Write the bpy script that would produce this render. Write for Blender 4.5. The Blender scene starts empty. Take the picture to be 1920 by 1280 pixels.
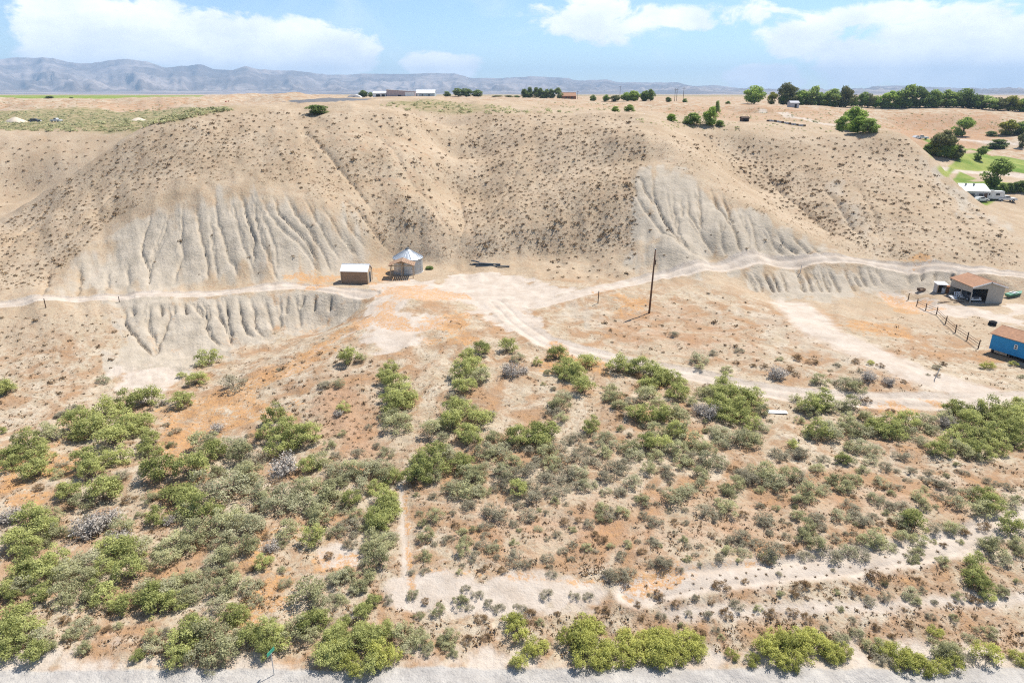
import bpy, math, random
import numpy as np
from mathutils import Vector, Matrix, Euler

R = math.radians
random.seed(7)
rng = np.random.default_rng(7)
sc = bpy.context.scene
col = sc.collection

# ------------------------------------------------------------------ camera
CAM_Z = 32.0
PITCH = R(19.9)
FPX = 1280.0                      # focal length in pixels of the 1920 px wide photograph
cam_d = bpy.data.cameras.new('camera')
cam_d.sensor_width = 36.0
cam_d.lens = 36.0 * FPX / 1920.0
cam_d.clip_start = 0.5
cam_d.clip_end = 60000.0
cam = bpy.data.objects.new('camera', cam_d)
cam.location = (0, 0, CAM_Z)
cam.rotation_euler = (math.pi / 2 - PITCH, 0, 0)
col.objects.link(cam)
sc.camera = cam

# ------------------------------------------------------------------ light
SUN_EL, SUN_AZ = R(58), R(50)     # azimuth clockwise from +Y (the view direction)
EXPOSURE = 0.76
SKY_STRENGTH = 0.09
HAZE = 1.0e-4
sun_dir = Vector((math.sin(SUN_AZ) * math.cos(SUN_EL), math.cos(SUN_AZ) * math.cos(SUN_EL), math.sin(SUN_EL)))
sd = bpy.data.lights.new('sun', 'SUN')
sd.energy = 4.6
sd.angle = R(0.53)
sd.color = (1.0, 0.955, 0.89)
so = bpy.data.objects.new('sun', sd)
so.rotation_euler = sun_dir.to_track_quat('Z', 'Y').to_euler()
so.location = (60, 90, 150)
col.objects.link(so)
vs = sc.view_settings
vs.view_transform = 'Standard'
vs.look = 'None'
vs.exposure = EXPOSURE
vs.gamma = 1.0
vs.use_curve_mapping = False
sc.cycles.use_denoising = False
sc.cycles.filter_width = 1.15
sc.cycles.max_bounces = 6
sc.cycles.diffuse_bounces = 3
sc.cycles.transparent_max_bounces = 8
sc.cycles.volume_bounces = 0

# ------------------------------------------------------------------ projection helpers
CP, SP = math.cos(PITCH), math.sin(PITCH)
def ray(px, py):
    h = (px - 960.0) / FPX
    v = (640.0 - py) / FPX
    return h, CP + v * SP, -SP + v * CP
def at_Y(px, py, Y):
    h, dy, dz = ray(px, py)
    t = Y / dy
    return (h * t, Y, CAM_Z + dz * t)
def at_z(px, py, z):
    h, dy, dz = ray(px, py)
    t = (z - CAM_Z) / dz
    return (h * t, dy * t, z)

# ------------------------------------------------------------------ world sky
def az_el(px, py):
    h, dy, dz = ray(px, py)
    return math.atan2(h, dy), math.atan2(dz, math.hypot(h, dy))
w = bpy.data.worlds.new('World')
sc.world = w
w.use_nodes = True
nt = w.node_tree
nt.nodes.clear()
class NB:
    """small node-building helper"""
    def __init__(s, tree): s.t = tree
    def n(s, typ, **kw):
        nd = s.t.nodes.new(typ)
        for k, v in kw.items(): setattr(nd, k, v)
        return nd
    def put(s, sock, v):
        if hasattr(v, 'default_value') or isinstance(v, bpy.types.NodeSocket): s.t.links.new(v, sock)
        else: sock.default_value = v
    def m(s, op, a, b=None, c=None, clamp=False):
        nd = s.n('ShaderNodeMath', operation=op); nd.use_clamp = clamp
        s.put(nd.inputs[0], a)
        if b is not None: s.put(nd.inputs[1], b)
        if c is not None: s.put(nd.inputs[2], c)
        return nd.outputs[0]
    def ss(s, x, lo, hi):
        nd = s.n('ShaderNodeMapRange', interpolation_type='SMOOTHSTEP')
        s.put(nd.inputs['Value'], x); s.put(nd.inputs['From Min'], lo); s.put(nd.inputs['From Max'], hi)
        return nd.outputs[0]
    def mix(s, f, a, b, blend='MIX'):
        nd = s.n('ShaderNodeMix', data_type='RGBA', blend_type=blend)
        s.put(nd.inputs[0], f)
        for i, v in ((6, a), (7, b)):
            if isinstance(v, (tuple, list)): v = (*v[:3], 1.0)
            s.put(nd.inputs[i], v)
        return nd.outputs[2]
    def noise(s, vec, scale, detail=4, rough=0.55, dist=0.0):
        nd = s.n('ShaderNodeTexNoise')
        if vec is not None: s.t.links.new(vec, nd.inputs['Vector'])
        nd.inputs['Scale'].default_value = scale; nd.inputs['Detail'].default_value = detail
        nd.inputs['Roughness'].default_value = rough; nd.inputs['Distortion'].default_value = dist
        return nd.outputs['Fac']
b = NB(nt)
sky = b.n('ShaderNodeTexSky', sky_type='NISHITA')
sky.sun_disc = False
sky.sun_elevation = SUN_EL
sky.sun_rotation = SUN_AZ
sky.altitude = 1400
sky.air_density = 1.0
sky.dust_density = 0.15
sky.ozone_density = 1.5
tc = b.n('ShaderNodeTexCoord')
sep = b.n('ShaderNodeSeparateXYZ')
nt.links.new(tc.outputs['Generated'], sep.inputs[0])
X, Yv, Zv = sep.outputs
az = b.m('ARCTAN2', X, Yv)
el = b.m('ARCSINE', Zv)
cmb = b.n('ShaderNodeCombineXYZ')
b.put(cmb.inputs[0], az); b.put(cmb.inputs[1], b.m('MULTIPLY', el, 1.7))
cv = cmb.outputs[0]
fb = b.noise(cv, 15.0, 8, 0.62, 0.5)
fb2 = b.noise(cv, 46.0, 5, 0.6)
puff = b.m('ADD', b.m('MULTIPLY', b.m('SUBTRACT', fb, 0.5), 2.3), b.m('MULTIPLY', b.m('SUBTRACT', fb2, 0.5), 0.7))
# cumulus banks seen over the mountains: (px, py, half width, half height, weight)
BANKS = [(190, 70, 110, 62, 1.0), (300, 66, 90, 60, 1.0), (430, 84, 110, 58, 1.0), (560, 92, 120, 52, 1.0), (655, 108, 60, 32, .9),
         (130, 20, 70, 30, .8), (830, 122, 70, 26, .8), (1120, 40, 120, 42, .62), (1430, 146, 62, 26, .9), (1500, 70, 70, 40, .7),
         (1610, 120, 60, 46, .85), (1790, 92, 150, 58, 1.1), (1900, 112, 80, 56, 1.0), (1330, 30, 140, 24, .5), (1720, 30, 150, 24, .55)]
dens = None
for (px, py, hw, hh, wt) in BANKS:
    a0, e0 = az_el(px, py)
    dx = b.m('MULTIPLY', b.m('SUBTRACT', az, a0), FPX / hw * 0.93)
    dy = b.m('MULTIPLY', b.m('SUBTRACT', el, e0), FPX / hh * 1.1)
    d2 = b.m('ADD', b.m('MULTIPLY', dx, dx), b.m('MULTIPLY', dy, dy))
    v = b.m('MULTIPLY', b.m('SUBTRACT', 1.25, d2), wt)
    dens = v if dens is None else b.m('SMOOTH_MAX', dens, v, 0.3)
# the same kind of cloud goes on all round the sky
big = b.noise(cv, 3.1, 3, 0.5)
glob = b.m('SUBTRACT', b.m('MULTIPLY', big, 4.2), 2.45)
inview = b.ss(b.m('ABSOLUTE', az), 0.62, 0.85)
glob = b.m('SUBTRACT', glob, b.m('MULTIPLY', b.m('SUBTRACT', 1.0, inview), 0.5))
dens = b.m('MAXIMUM', b.m('MAXIMUM', dens, -1.6), glob)
dn = b.m('ADD', dens, puff)
cl = b.ss(dn, 0.10, 0.58)
veil = b.m('MULTIPLY', b.ss(b.noise(cv, 6.0, 6, 0.6, 1.2), 0.45, 0.75), 0.26)
cover = b.m('MAXIMUM', b.m('MULTIPLY', cl, 0.97), veil)
shade = b.ss(b.noise(cv, 11.0, 5, 0.6), 0.25, 0.75)
ccol = b.mix(shade, (7.2, 7.6, 8.1), (10.2, 10.2, 10.2))
lift = b.mix(1.0, sky.outputs[0], (0.90, 0.98, 1.06), 'MULTIPLY')
fin = b.mix(cover, lift, ccol)
bg = b.n('ShaderNodeBackground')
nt.links.new(fin, bg.inputs['Color'])
bg.inputs['Strength'].default_value = SKY_STRENGTH
out = b.n('ShaderNodeOutputWorld')
nt.links.new(bg.outputs[0], out.inputs['Surface'])

# ------------------------------------------------------------------ terrain heightfield
def vnoise(x, y, seed=0):
    xi = np.floor(x).astype(np.int64); yi = np.floor(y).astype(np.int64)
    fx = x - xi; fy = y - yi
    fx = fx * fx * fx * (fx * (fx * 6 - 15) + 10); fy = fy * fy * fy * (fy * (fy * 6 - 15) + 10)
    def h(a, c):
        n = (a * 374761393 + c * 668265263 + seed * 1442695041) & 0xFFFFFFFF
        n = ((n ^ (n >> 13)) * 1274126177) & 0xFFFFFFFF
        n = ((n ^ (n >> 16)) * 2246822519) & 0xFFFFFFFF
        return ((n ^ (n >> 15)) & 0xFFFFFF) / float(0xFFFFFF) - 0.5
    return (h(xi, yi) * (1 - fx) + h(xi + 1, yi) * fx) * (1 - fy) + (h(xi, yi + 1) * (1 - fx) + h(xi + 1, yi + 1) * fx) * fy
def fbm(x, y, o=4, seed=0, g=0.5):
    s = 0; a = 1.0
    for i in range(o):
        s = s + a * vnoise(x, y, seed + i * 17); x = x * 2.03 + 11.3; y = y * 2.03 + 5.7; a *= g
    return s
def sstep(x, a, c):
    t = np.clip((x - a) / (c - a), 0, 1); return t * t * (3 - 2 * t)

CT = []
def cy(*pts):                      # (px, py, forward distance)
    for px, py, Y in pts: CT.append(at_Y(px, py, Y * (1.04 if Y < 215 else 1.0)))
def cz(*pts):                      # (px, py, height)
    for p in pts: CT.append(at_z(*p))
def hid(*pts):                     # (px at eye level, forward distance, height): ground no ray reaches
    for px, Y, z in pts: CT.append(((px - 960) / FPX / 1.05 * Y, Y, z + (Y * .0100 if Y > 115 else 0)))
def line_y(pts, n=4):
    for p, q in zip(pts, pts[1:]):
        for i in range(n):
            t = i / n
            CT.append(at_Y(*[(p[k] * (1 - t) + q[k] * t) * (1.04 if k == 2 else 1) for k in range(3)]))
    CT.append(at_Y(pts[-1][0], pts[-1][1], pts[-1][2] * 1.04))
# big western hill
cz((0, 556, .5), (150, 546, .5), (300, 540, .5), (450, 531, .5), (600, 516, .5), (640, 500, 1.0))
cy((330, 360, 137), (450, 360, 135), (560, 365, 134), (640, 400, 131), (200, 420, 131), (110, 460, 126), (40, 480, 124), (330, 450, 123), (480, 450, 122), (580, 450, 123), (200, 490, 119))
cy((300, 280, 158), (400, 270, 158), (500, 270, 157), (600, 270, 156), (650, 320, 148), (220, 330, 153), (100, 400, 142), (30, 430, 141))
line_y([(0, 408, 150), (60, 375, 154), (120, 338, 160), (180, 297, 166), (240, 257, 172), (300, 226, 179), (340, 213, 185)], 2)
cy((400, 203, 186), (450, 198, 190), (560, 196, 195), (600, 210, 180), (480, 225, 173), (560, 191, 215), (520, 191, 250), (700, 197, 196), (650, 186, 320), (760, 193, 240), (820, 190, 260), (770, 182, 550), (880, 187, 360))
hid((60, 178, 6), (120, 182, 5.5), (180, 190, 7), (260, 205, 13), (0, 172, 3), (-60, 165, 2), (330, 215, 20))
cy((0, 380, 195), (50, 350, 205), (100, 300, 220), (180, 275, 230), (0, 320, 215))
cy((0, 251, 240), (120, 250, 240), (235, 249, 240), (0, 225, 330), (150, 225, 330), (290, 225, 320), (0, 207, 460), (100, 206, 462), (200, 206, 462), (300, 205, 460), (350, 204, 430), (430, 190, 480),
   (40, 182, 505), (120, 192, 530), (190, 184, 510), (280, 183, 515), (340, 190, 520), (390, 182, 560), (0, 181, 700), (200, 180, 720), (480, 183, 640))
# middle bowl and gully
cy((850, 240, 204), (848, 300, 181), (862, 370, 156), (870, 420, 142), (860, 460, 132), (830, 478, 130))
cy((720, 300, 152), (700, 380, 138), (700, 450, 130), (790, 300, 158), (790, 380, 140), (790, 440, 134), (820, 250, 185), (760, 225, 178), (740, 250, 170), (650, 450, 127), (730, 480, 130))
cy((900, 300, 172), (950, 300, 170), (1000, 250, 185), (1000, 350, 152), (1000, 430, 134), (1000, 480, 130), (900, 440, 133), (950, 215, 205), (1050, 222, 200), (900, 215, 205), (1100, 300, 163), (1100, 400, 138), (1100, 470, 130), (930, 390, 144))
cz((1050, 516, .4), (1150, 516, .5), (950, 495, .8), (900, 490, .8))
cy((1000, 205, 240), (1000, 190, 350), (900, 190, 330), (1000, 184, 600), (1100, 204, 280), (1100, 190, 420), (1200, 195, 400), (1300, 218, 300), (1250, 192, 450), (1110, 193, 345), (1150, 204, 318), (1060, 192, 340), (1060, 203, 312))
# middle spur
cy((1180, 212, 195), (1180, 260, 166), (1190, 330, 147), (1190, 400, 136), (1200, 450, 129), (1130, 225, 192), (1230, 230, 185))
line_y([(1250, 270, 162), (1290, 330, 147), (1350, 375, 139), (1440, 415, 134), (1520, 450, 131.5), (1590, 476, 130)], 2)
cy((1250, 350, 143), (1300, 400, 133), (1350, 430, 128.5), (1280, 450, 124), (1400, 455, 126.5), (1300, 478, 121.5), (1450, 470, 128), (1215, 300, 158))
cy((1400, 300, 191), (1400, 350, 174), (1460, 370, 166), (1500, 400, 155), (1560, 430, 145), (1620, 465, 133), (1340, 300, 175))
# right-hand slope
cy((1400, 250, 200), (1320, 245, 200), (1500, 250, 205), (1600, 250, 205), (1700, 256, 200), (1550, 330, 174), (1480, 320, 180), (1650, 330, 168), (1650, 400, 147), (1700, 450, 134), (1750, 400, 148), (1800, 440, 137), (1880, 470, 129), (1750, 480, 127), (1850, 488, 126), (1560, 380, 156), (1600, 290, 187), (1680, 290, 184))
line_y([(1700, 257, 200), (1740, 285, 190), (1800, 345, 175), (1850, 388, 165), (1920, 420, 156)], 2)
hid((1740, 213, 9), (1775, 207, 6), (1805, 198, 4.5), (1835, 190, 3.5), (1875, 183, 2.3), (1910, 176, 1.8))
hid((1750, 228, 7), (1700, 240, 9), (1640, 255, 13), (1560, 250, 18.5), (1990, 165, 1.5), (2100, 150, 1))
cy((1850, 370, 205), (1900, 400, 180), (1900, 310, 280), (1900, 280, 340), (1900, 330, 250), (1800, 278, 300), (1900, 262, 345), (1830, 330, 240), (2000, 330, 250), (2000, 290, 320))
cy((1500, 238, 250), (1500, 220, 310), (1500, 206, 385), (1450, 198, 450), (1300, 194, 450), (1700, 207, 425), (1750, 209, 418), (1820, 210, 418), (1700, 246, 388), (1760, 249, 384), (1830, 248, 382), (1900, 216, 415), (1900, 249, 380), (1660, 215, 415), (1650, 246, 300), (1600, 208, 410), (1560, 210, 385), (1560, 226, 345), (1440, 205, 375), (1440, 222, 345), (1330, 202, 372), (1330, 218, 342), (1270, 208, 360), (1600, 240, 270), (1400, 215, 320), (1250, 220, 290))
# terrace, pad and cut banks
cz((800, 512, 0), (700, 540, 0), (640, 540, 0), (850, 540, 0), (950, 530, .2), (1000, 560, -.2), (900, 570, -.2), (1060, 540, .2), (1100, 552, .2), (1217, 588, -.4), (1120, 575, -.3), (1150, 625, -.7), (1250, 560, 0), (1350, 540, .4), (600, 535, .1), (720, 515, .1))
cz((1180, 545, .2), (1260, 515, .8), (1330, 500, 1), (1450, 491, 1), (1600, 487, 1), (1750, 498, .9), (1920, 515, .5), (1850, 508, .7))
cz((0, 590, -.2), (150, 573, 0), (300, 561, 0), (450, 553, 0), (550, 548, 0), (640, 551, 0), (690, 562, -.1))
cz((230, 605, -1.8), (0, 640, -2.5), (100, 660, -3.2), (0, 720, -4.5), (150, 740, -4.8), (230, 645, -3.2), (280, 690, -5), (300, 655, -4.6), (400, 652, -5), (480, 638, -4.8), (560, 618, -4.5), (620, 600, -3.8), (665, 582, -2.6))
cz((700, 590, -.4), (640, 622, -1.5), (560, 662, -3), (480, 705, -4.2), (720, 640, -1), (650, 700, -2.3), (560, 760, -3.6), (720, 720, -2.2), (650, 800, -3.6), (800, 640, -.8), (900, 650, -.8), (850, 720, -1.8), (760, 800, -3.2))
cz((300, 760, -5.2), (400, 720, -4.9), (200, 830, -5.3), (60, 800, -5.2), (350, 850, -5), (500, 850, -4.6), (650, 900, -4.2), (750, 900, -4), (900, 850, -3), (1050, 720, -1.6), (1050, 850, -2.8), (1200, 800, -2.2), (1200, 900, -3))
cz((1000, 640, -.7), (1150, 672, -1.2), (1300, 703, -1.5), (1450, 732, -1.8), (1600, 748, -2), (1800, 750, -2.2), (1920, 745, -2.3))
cz((1300, 620, -.8), (1400, 650, -.9), (1500, 690, -1.2), (1650, 700, -1.4), (1600, 728, -1.8))
cz((1385, 508, .8), (1450, 502, .9), (1550, 497, .9), (1640, 497, .9), (1750, 510, .7), (1850, 517, .5))
cz((1420, 543, -1.5), (1480, 551, -2.2), (1560, 551, -2.5), (1640, 543, -2.6), (1720, 540, -2.6), (1780, 542, -2.4))
cz((1850, 570, -2.2), (1800, 600, -2.2), (1880, 640, -2.3), (1800, 650, -2.2), (1700, 600, -1.9), (1600, 620, -1.6), (1500, 605, -1.2), (1750, 690, -2.0), (1900, 700, -2.4), (1920, 560, -2.2), (1900, 600, -2.2))
cz((1400, 800, -2.4), (1600, 800, -2.5), (1850, 800, -2.6), (1850, 900, -3.2), (1600, 900, -3.1), (1400, 900, -3.1), (1300, 1000, -3.6), (1100, 1000, -3.7), (900, 950, -3.8), (900, 1050, -4.1), (1100, 1060, -4.1), (1300, 1050, -3.9), (1500, 1040, -3.7), (1700, 1020, -3.6), (1900, 980, -3.5))
cz((1200, 1090, -4.2), (1100, 1145, -4.9), (1300, 1120, -4.3), (1500, 1100, -4.2), (1500, 1160, -4.8), (1700, 1130, -4.7), (1850, 1100, -4.5), (900, 1130, -4.8), (750, 1100, -4.7))
cz((0, 950, -5.3), (200, 1000, -5.3), (500, 1000, -5.0), (300, 1130, -5.5), (600, 1130, -5.2))
for px in range(-100, 2101, 200):
    cz((px, 1200, -5.4), (px, 1252, -5.6), (px, 1330, -5.7))
for px in (-300, 960, 2200): hid((px, 14, -5.8), (px, 24, -5.8))
# carry the land on past both edges of the frame
hid((-250, 60, -5.4), (-350, 75, -5), (-300, 95, -2), (-250, 110, 1), (-250, 130, 6), (-250, 160, 8), (-250, 210, 12), (-250, 300, 17.5), (-250, 450, 18), (-250, 650, 24))
hid((2200, 60, -3), (2250, 80, -2.3), (2200, 100, -2.2), (2200, 120, 0), (2200, 200, 1.5), (2200, 300, 4), (2200, 400, 12), (2200, 520, 18))

CT = np.array(CT)
def warp(x, y):
    return np.arctan2(x, y), np.log(np.hypot(x, y)) * 1.25
ca, cb = warp(CT[:, 0], CT[:, 1])
C2 = 0.035 ** 2
N = len(CT)
K = np.sqrt((ca[:, None] - ca[None]) ** 2 + (cb[:, None] - cb[None]) ** 2 + C2)
A = np.zeros((N + 3, N + 3))
A[:N, :N] = K - np.eye(N) * 0.003
A[:N, N] = 1; A[:N, N + 1] = ca; A[:N, N + 2] = cb
A[N:, :N] = A[:N, N:].T
sol = np.linalg.solve(A, np.concatenate([CT[:, 2], [0, 0, 0]]))
def base_height(x, y):
    a, c = warp(x, y)
    o = np.empty(a.shape)
    af, cf, of = a.ravel(), c.ravel(), o.ravel()
    ca4, cb4, s4 = ca.astype(np.float32), cb.astype(np.float32), sol[:N].astype(np.float32)
    for i in range(0, af.size, 40000):
        A1 = af[i:i + 40000].astype(np.float32)[:, None]; B1 = cf[i:i + 40000].astype(np.float32)[:, None]
        of[i:i + 40000] = np.sqrt((A1 - ca4) ** 2 + (B1 - cb4) ** 2 + np.float32(C2)) @ s4
    return of.reshape(a.shape) + sol[N] + sol[N + 1] * a + sol[N + 2] * c

AZ = np.concatenate([np.linspace(R(-64), R(-46.2), 14), np.linspace(R(-46), R(46), 1040), np.linspace(R(46.2), R(64), 14)])
def geo(a, c, n): return np.exp(np.linspace(math.log(a), math.log(c), n, endpoint=False))
RR = np.concatenate([geo(13, 33, 16), geo(33, 98, 330), geo(98, 205, 320), geo(205, 480, 105), geo(480, 1500, 36), geo(1500, 14000, 24), [14000]])
NA, NR = len(AZ), len(RR)
GA, GR = np.meshgrid(AZ, RR)
GX, GY = GR * np.sin(GA), GR * np.cos(GA)
ZB = base_height(GX, GY)
far = sstep(GR, 520, 900)
plain = 29.6 - 2.0 * sstep(GA, 0.1, 0.6) + 1.2 * fbm(GX / 300, GY / 300, 3, 5)
ZB = ZB * (1 - far) + plain * far
hillzone = sstep(GR, 112, 128) * (1 - sstep(GR, 240, 420))
near = 1 - sstep(GR, 110, 135)
LR = np.log(GR)
ZB = ZB + hillzone * (0.9 * fbm(GA * 26, LR * 7, 3, 31) + 0.28 * fbm(GX / 3.5, GY / 3.5, 3, 41))
ZB = ZB + near * (0.42 * fbm(GX / 7, GY / 7, 3, 51) + 0.20 * fbm(GX / 1.6, GY / 1.6, 3, 61))
midz = sstep(GR, 230, 330) * (1 - far)
ZB = ZB + midz * (1.5 * fbm(GX / 40, GY / 40, 3, 71) + .5 * fbm(GX / 9, GY / 9, 3, 77))

mound = sstep(-GA, .20, .30) * sstep(GR, 468, 520) * (1 - sstep(GR, 640, 760)) * 9.0 + sstep(GA, .10, .2) * sstep(GR, 285, 330) * (1 - sstep(GR, 395, 430)) * 5.0 + (1 - sstep(np.abs(GA - .05), .05, .12)) * sstep(GR, 270, 300) * (1 - sstep(GR, 360, 420)) * 3.0
ZB = ZB + mound * (np.abs(fbm(GX / 75, GY / 75, 2, 83)) * 1.6 - .35 + .25 * fbm(GX / 14, GY / 14, 3, 87))
# levelled spots under the buildings: (centre, level, radius)
_b = at_z(762, 516, 0.0); BIN = (_b[0], _b[1] + 2.85); _s = at_z(667, 531, 0.0); SHED = (_s[0], _s[1] + 1.2); _g = at_z(1818, 568, -2.2); GAR = (_g[0] + 2.8, _g[1] + 3); _h = at_z(1880, 640, -2.35)
for (cx_, cy_), lv, rad in ((BIN, 0.0, 5.2), ((BIN[0], BIN[1] - 4), 0.0, 4.0), (SHED, 0.0, 3.6), (GAR, -2.25, 5.0), ((_h[0] + 2, _h[1]), -2.4, 6.0)):
    k_ = 1 - sstep(np.hypot(GX - cx_, GY - cy_), rad, rad * 1.9)
    ZB = ZB * (1 - k_) + (lv + .06 * fbm(GX / 2, GY / 2, 2, 3)) * k_

def col_of(Z, a):
    f = np.interp(a, AZ, np.arange(NA)); i = int(min(max(f, 0), NA - 2)); t = f - i
    return Z[:, i] * (1 - t) + Z[:, i + 1] * t
def cast(px, py, Z=None):
    """where the sight line of a photo pixel meets the ground"""
    Z = ZF if Z is None else Z
    h, dy, dz = ray(px, py)
    a = math.atan2(h, dy); s = dz / math.hypot(h, dy)
    c = col_of(Z, a); zr = CAM_Z + RR * s
    hit = np.nonzero((c - zr) > 0)[0]
    if len(hit) == 0: r = 900.0; z = float(np.interp(r, RR, c))
    else:
        k = max(hit[0], 1)
        d0, d1 = zr[k - 1] - c[k - 1], zr[k] - c[k]
        t = d0 / (d0 - d1) if d0 != d1 else 0
        t = min(max(t, 0), 1)
        r = RR[k - 1] + t * (RR[k] - RR[k - 1]); z = CAM_Z + r * s
    return np.array((r * math.sin(a), r * math.cos(a), z))
def ground(x, y):
    a = math.atan2(x, y); r = math.hypot(x, y)
    return float(np.interp(r, RR, col_of(ZF, a)))

def seg_field(poly, pad):
    """distance from each grid vertex near the polyline, and the run 0..1 along it"""
    P = np.array([p[:2] for p in poly])
    a = np.arctan2(P[:, 0], P[:, 1]); r = np.hypot(P[:, 0], P[:, 1])
    pa = pad / r.min()
    i0, i1 = np.searchsorted(AZ, [a.min() - pa, a.max() + pa]); j0, j1 = np.searchsorted(RR, [max(r.min() - pad, 13), r.max() + pad])
    i1 = min(i1 + 1, NA); j1 = min(j1 + 1, NR)
    sl = (slice(j0, j1), slice(i0, i1))
    x, y = GX[sl], GY[sl]
    best = np.full(x.shape, 1e9); run = np.zeros(x.shape)
    L = np.concatenate([[0], np.cumsum(np.hypot(*np.diff(P, axis=0).T))])
    for k in range(len(P) - 1):
        d = P[k + 1] - P[k]; q = max(d @ d, 1e-9)
        t = np.clip(((x - P[k, 0]) * d[0] + (y - P[k, 1]) * d[1]) / q, 0, 1)
        dd = np.hypot(x - P[k, 0] - t * d[0], y - P[k, 1] - t * d[1])
        u = dd < best
        best = np.where(u, dd, best); run = np.where(u, (L[k] + t * math.sqrt(q)) / max(L[-1], 1e-6), run)
    return sl, best, run
def poly_field(poly, pad):
    """signed distance to a closed outline (negative inside)"""
    P = np.array([p[:2] for p in poly] + [poly[0][:2]])
    sl, d, _ = seg_field(P, pad)
    x, y = GX[sl], GY[sl]
    ins = np.zeros(x.shape, bool)
    for k in range(len(P) - 1):
        (x0, y0), (x1, y1) = P[k], P[k + 1]
        c = ((y0 > y) != (y1 > y)) & (x < (x1 - x0) * (y - y0) / (y1 - y0 + 1e-12) + x0)
        ins ^= c
    return sl, np.where(ins, -d, d)

# ---- rills cut in the shale, traced as lines on the slopes
def zl(ox, oy, s, *pts): return [(ox + x / s, oy + y / s) for x, y in pts]
RILL = []
A_ = (0, 400, 2.977)
for p in [[(845, -60), (830, 60), (800, 150), (795, 230), (830, 300), (830, 400)], [(950, -40), (930, 60), (905, 130), (860, 230), (845, 290), (832, 380)],
          [(1020, -70), (1015, 0), (1015, 150), (1020, 230), (985, 320), (970, 390)], [(1090, -60), (1115, 100), (1150, 240), (1160, 370)], [(1165, 0), (1175, 60), (1195, 230), (1215, 365)],
          [(1190, -120), (1210, 0), (1240, 120), (1280, 250), (1335, 350)], [(1280, -130), (1310, 0), (1350, 160), (1400, 270), (1420, 340)], [(1340, -120), (1370, 0), (1420, 150), (1415, 280)],
          [(1395, -130), (1430, 20), (1460, 150), (1500, 250), (1550, 370)], [(1440, -80), (1480, 50), (1535, 180), (1550, 320)], [(1450, -120), (1500, 0), (1580, 90), (1700, 200), (1800, 330)],
          [(1520, -100), (1560, 0), (1640, 80), (1720, 160), (1770, 270)], [(1590, -110), (1650, 0), (1740, 110), (1800, 200), (1840, 320)], [(1690, -90), (1760, 30), (1830, 140), (1890, 250)],
          [(1790, -40), (1860, 60), (1930, 170), (1990, 230)], [(1900, 0), (1960, 90), (2040, 190)],
          [(440, 270), (445, 310), (430, 460)], [(605, 300), (605, 340), (600, 420)], [(290, 300), (270, 340), (235, 460)], [(700, 250), (715, 330), (720, 400)]]:
    RILL.append((zl(*A_, *p), 0.8, 0.42))
for p in [[(690, 520), (690, 600), (760, 690), (860, 790)], [(835, 500), (825, 600), (840, 660), (870, 710), (866, 790)], [(930, 500), (940, 560), (925, 640), (890, 720), (866, 785)],
          [(1060, 490), (1110, 540), (1145, 575)], [(1130, 480), (1155, 550), (1145, 620), (1180, 690), (1225, 735)], [(1195, 470), (1220, 560), (1260, 640), (1290, 730)],
          [(1250, 470), (1270, 540), (1275, 620), (1290, 690)], [(1315, 460), (1340, 530), (1350, 610), (1410, 690)], [(1390, 460), (1415, 530), (1425, 630), (1470, 685)],
          [(1470, 460), (1500, 560), (1520, 650)], [(1550, 450), (1560, 540), (1560, 640)], [(1600, 460), (1600, 560)], [(1640, 450), (1665, 520), (1670, 630)], [(1700, 450), (1670, 520)],
          [(735, 520), (745, 570)], [(890, 500), (900, 570)], [(1020, 500), (1040, 560)], [(1760, 450), (1755, 540)], [(1850, 455), (1840, 540)], [(985, 500), (975, 560)]]:
    RILL.append((zl(*A_, *p), 1.0, 0.5))
B_ = (1180, 80, 2.595)
for p in [[(10, 670), (40, 760), (100, 840), (190, 930), (280, 1010)], [(110, 640), (120, 760), (170, 860), (250, 960), (330, 1030)], [(210, 700), (215, 820), (240, 940), (300, 1020)], [(280, 720), (290, 830), (350, 930), (410, 1030)],
          [(330, 680), (345, 820), (350, 910)], [(390, 690), (430, 800), (495, 880), (530, 960), (540, 1030)], [(450, 730), (490, 850), (500, 880)], [(580, 830), (610, 930), (640, 1030)], [(40, 640), (80, 720), (130, 790)],
          [(540, 800), (570, 900), (590, 1030)], [(650, 880), (690, 960), (750, 1030)], [(710, 910), (760, 980), (820, 1030)], [(780, 930), (840, 985), (890, 1030)], [(850, 960), (900, 1000), (950, 1035)], [(250, 740), (262, 850)], [(460, 860), (450, 960), (470, 1030)]]:
    RILL.append((zl(*B_, *p), 1.1, 0.5))
D_ = (1600, 420, 4.266)
for p in [[(40, 330), (60, 410), (110, 500)], [(100, 330), (140, 410), (185, 500)], [(160, 320), (200, 400), (240, 470)], [(420, 340), (430, 420), (445, 480)], [(0, 400), (60, 500)], [(770, 370), (790, 450)], [(830, 370), (845, 420)], [(560, 350), (550, 450)], [(660, 360), (650, 450)]]:
    RILL.append((zl(*D_, *p), 1.15, 0.42))
for x0, x1 in ((1395, 1420), (1430, 1452), (1462, 1478), (1490, 1510), (1522, 1541), (1552, 1575), (1580, 1605), (1410, 1430), (1445, 1462), (1507, 1524), (1537, 1556)):
    RILL.append(([(x0, 509 - (x0 - 1395) * .06), ((x0 + x1) / 2 + 2, 528), (x1, 547)], 1.15, 0.42))
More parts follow.
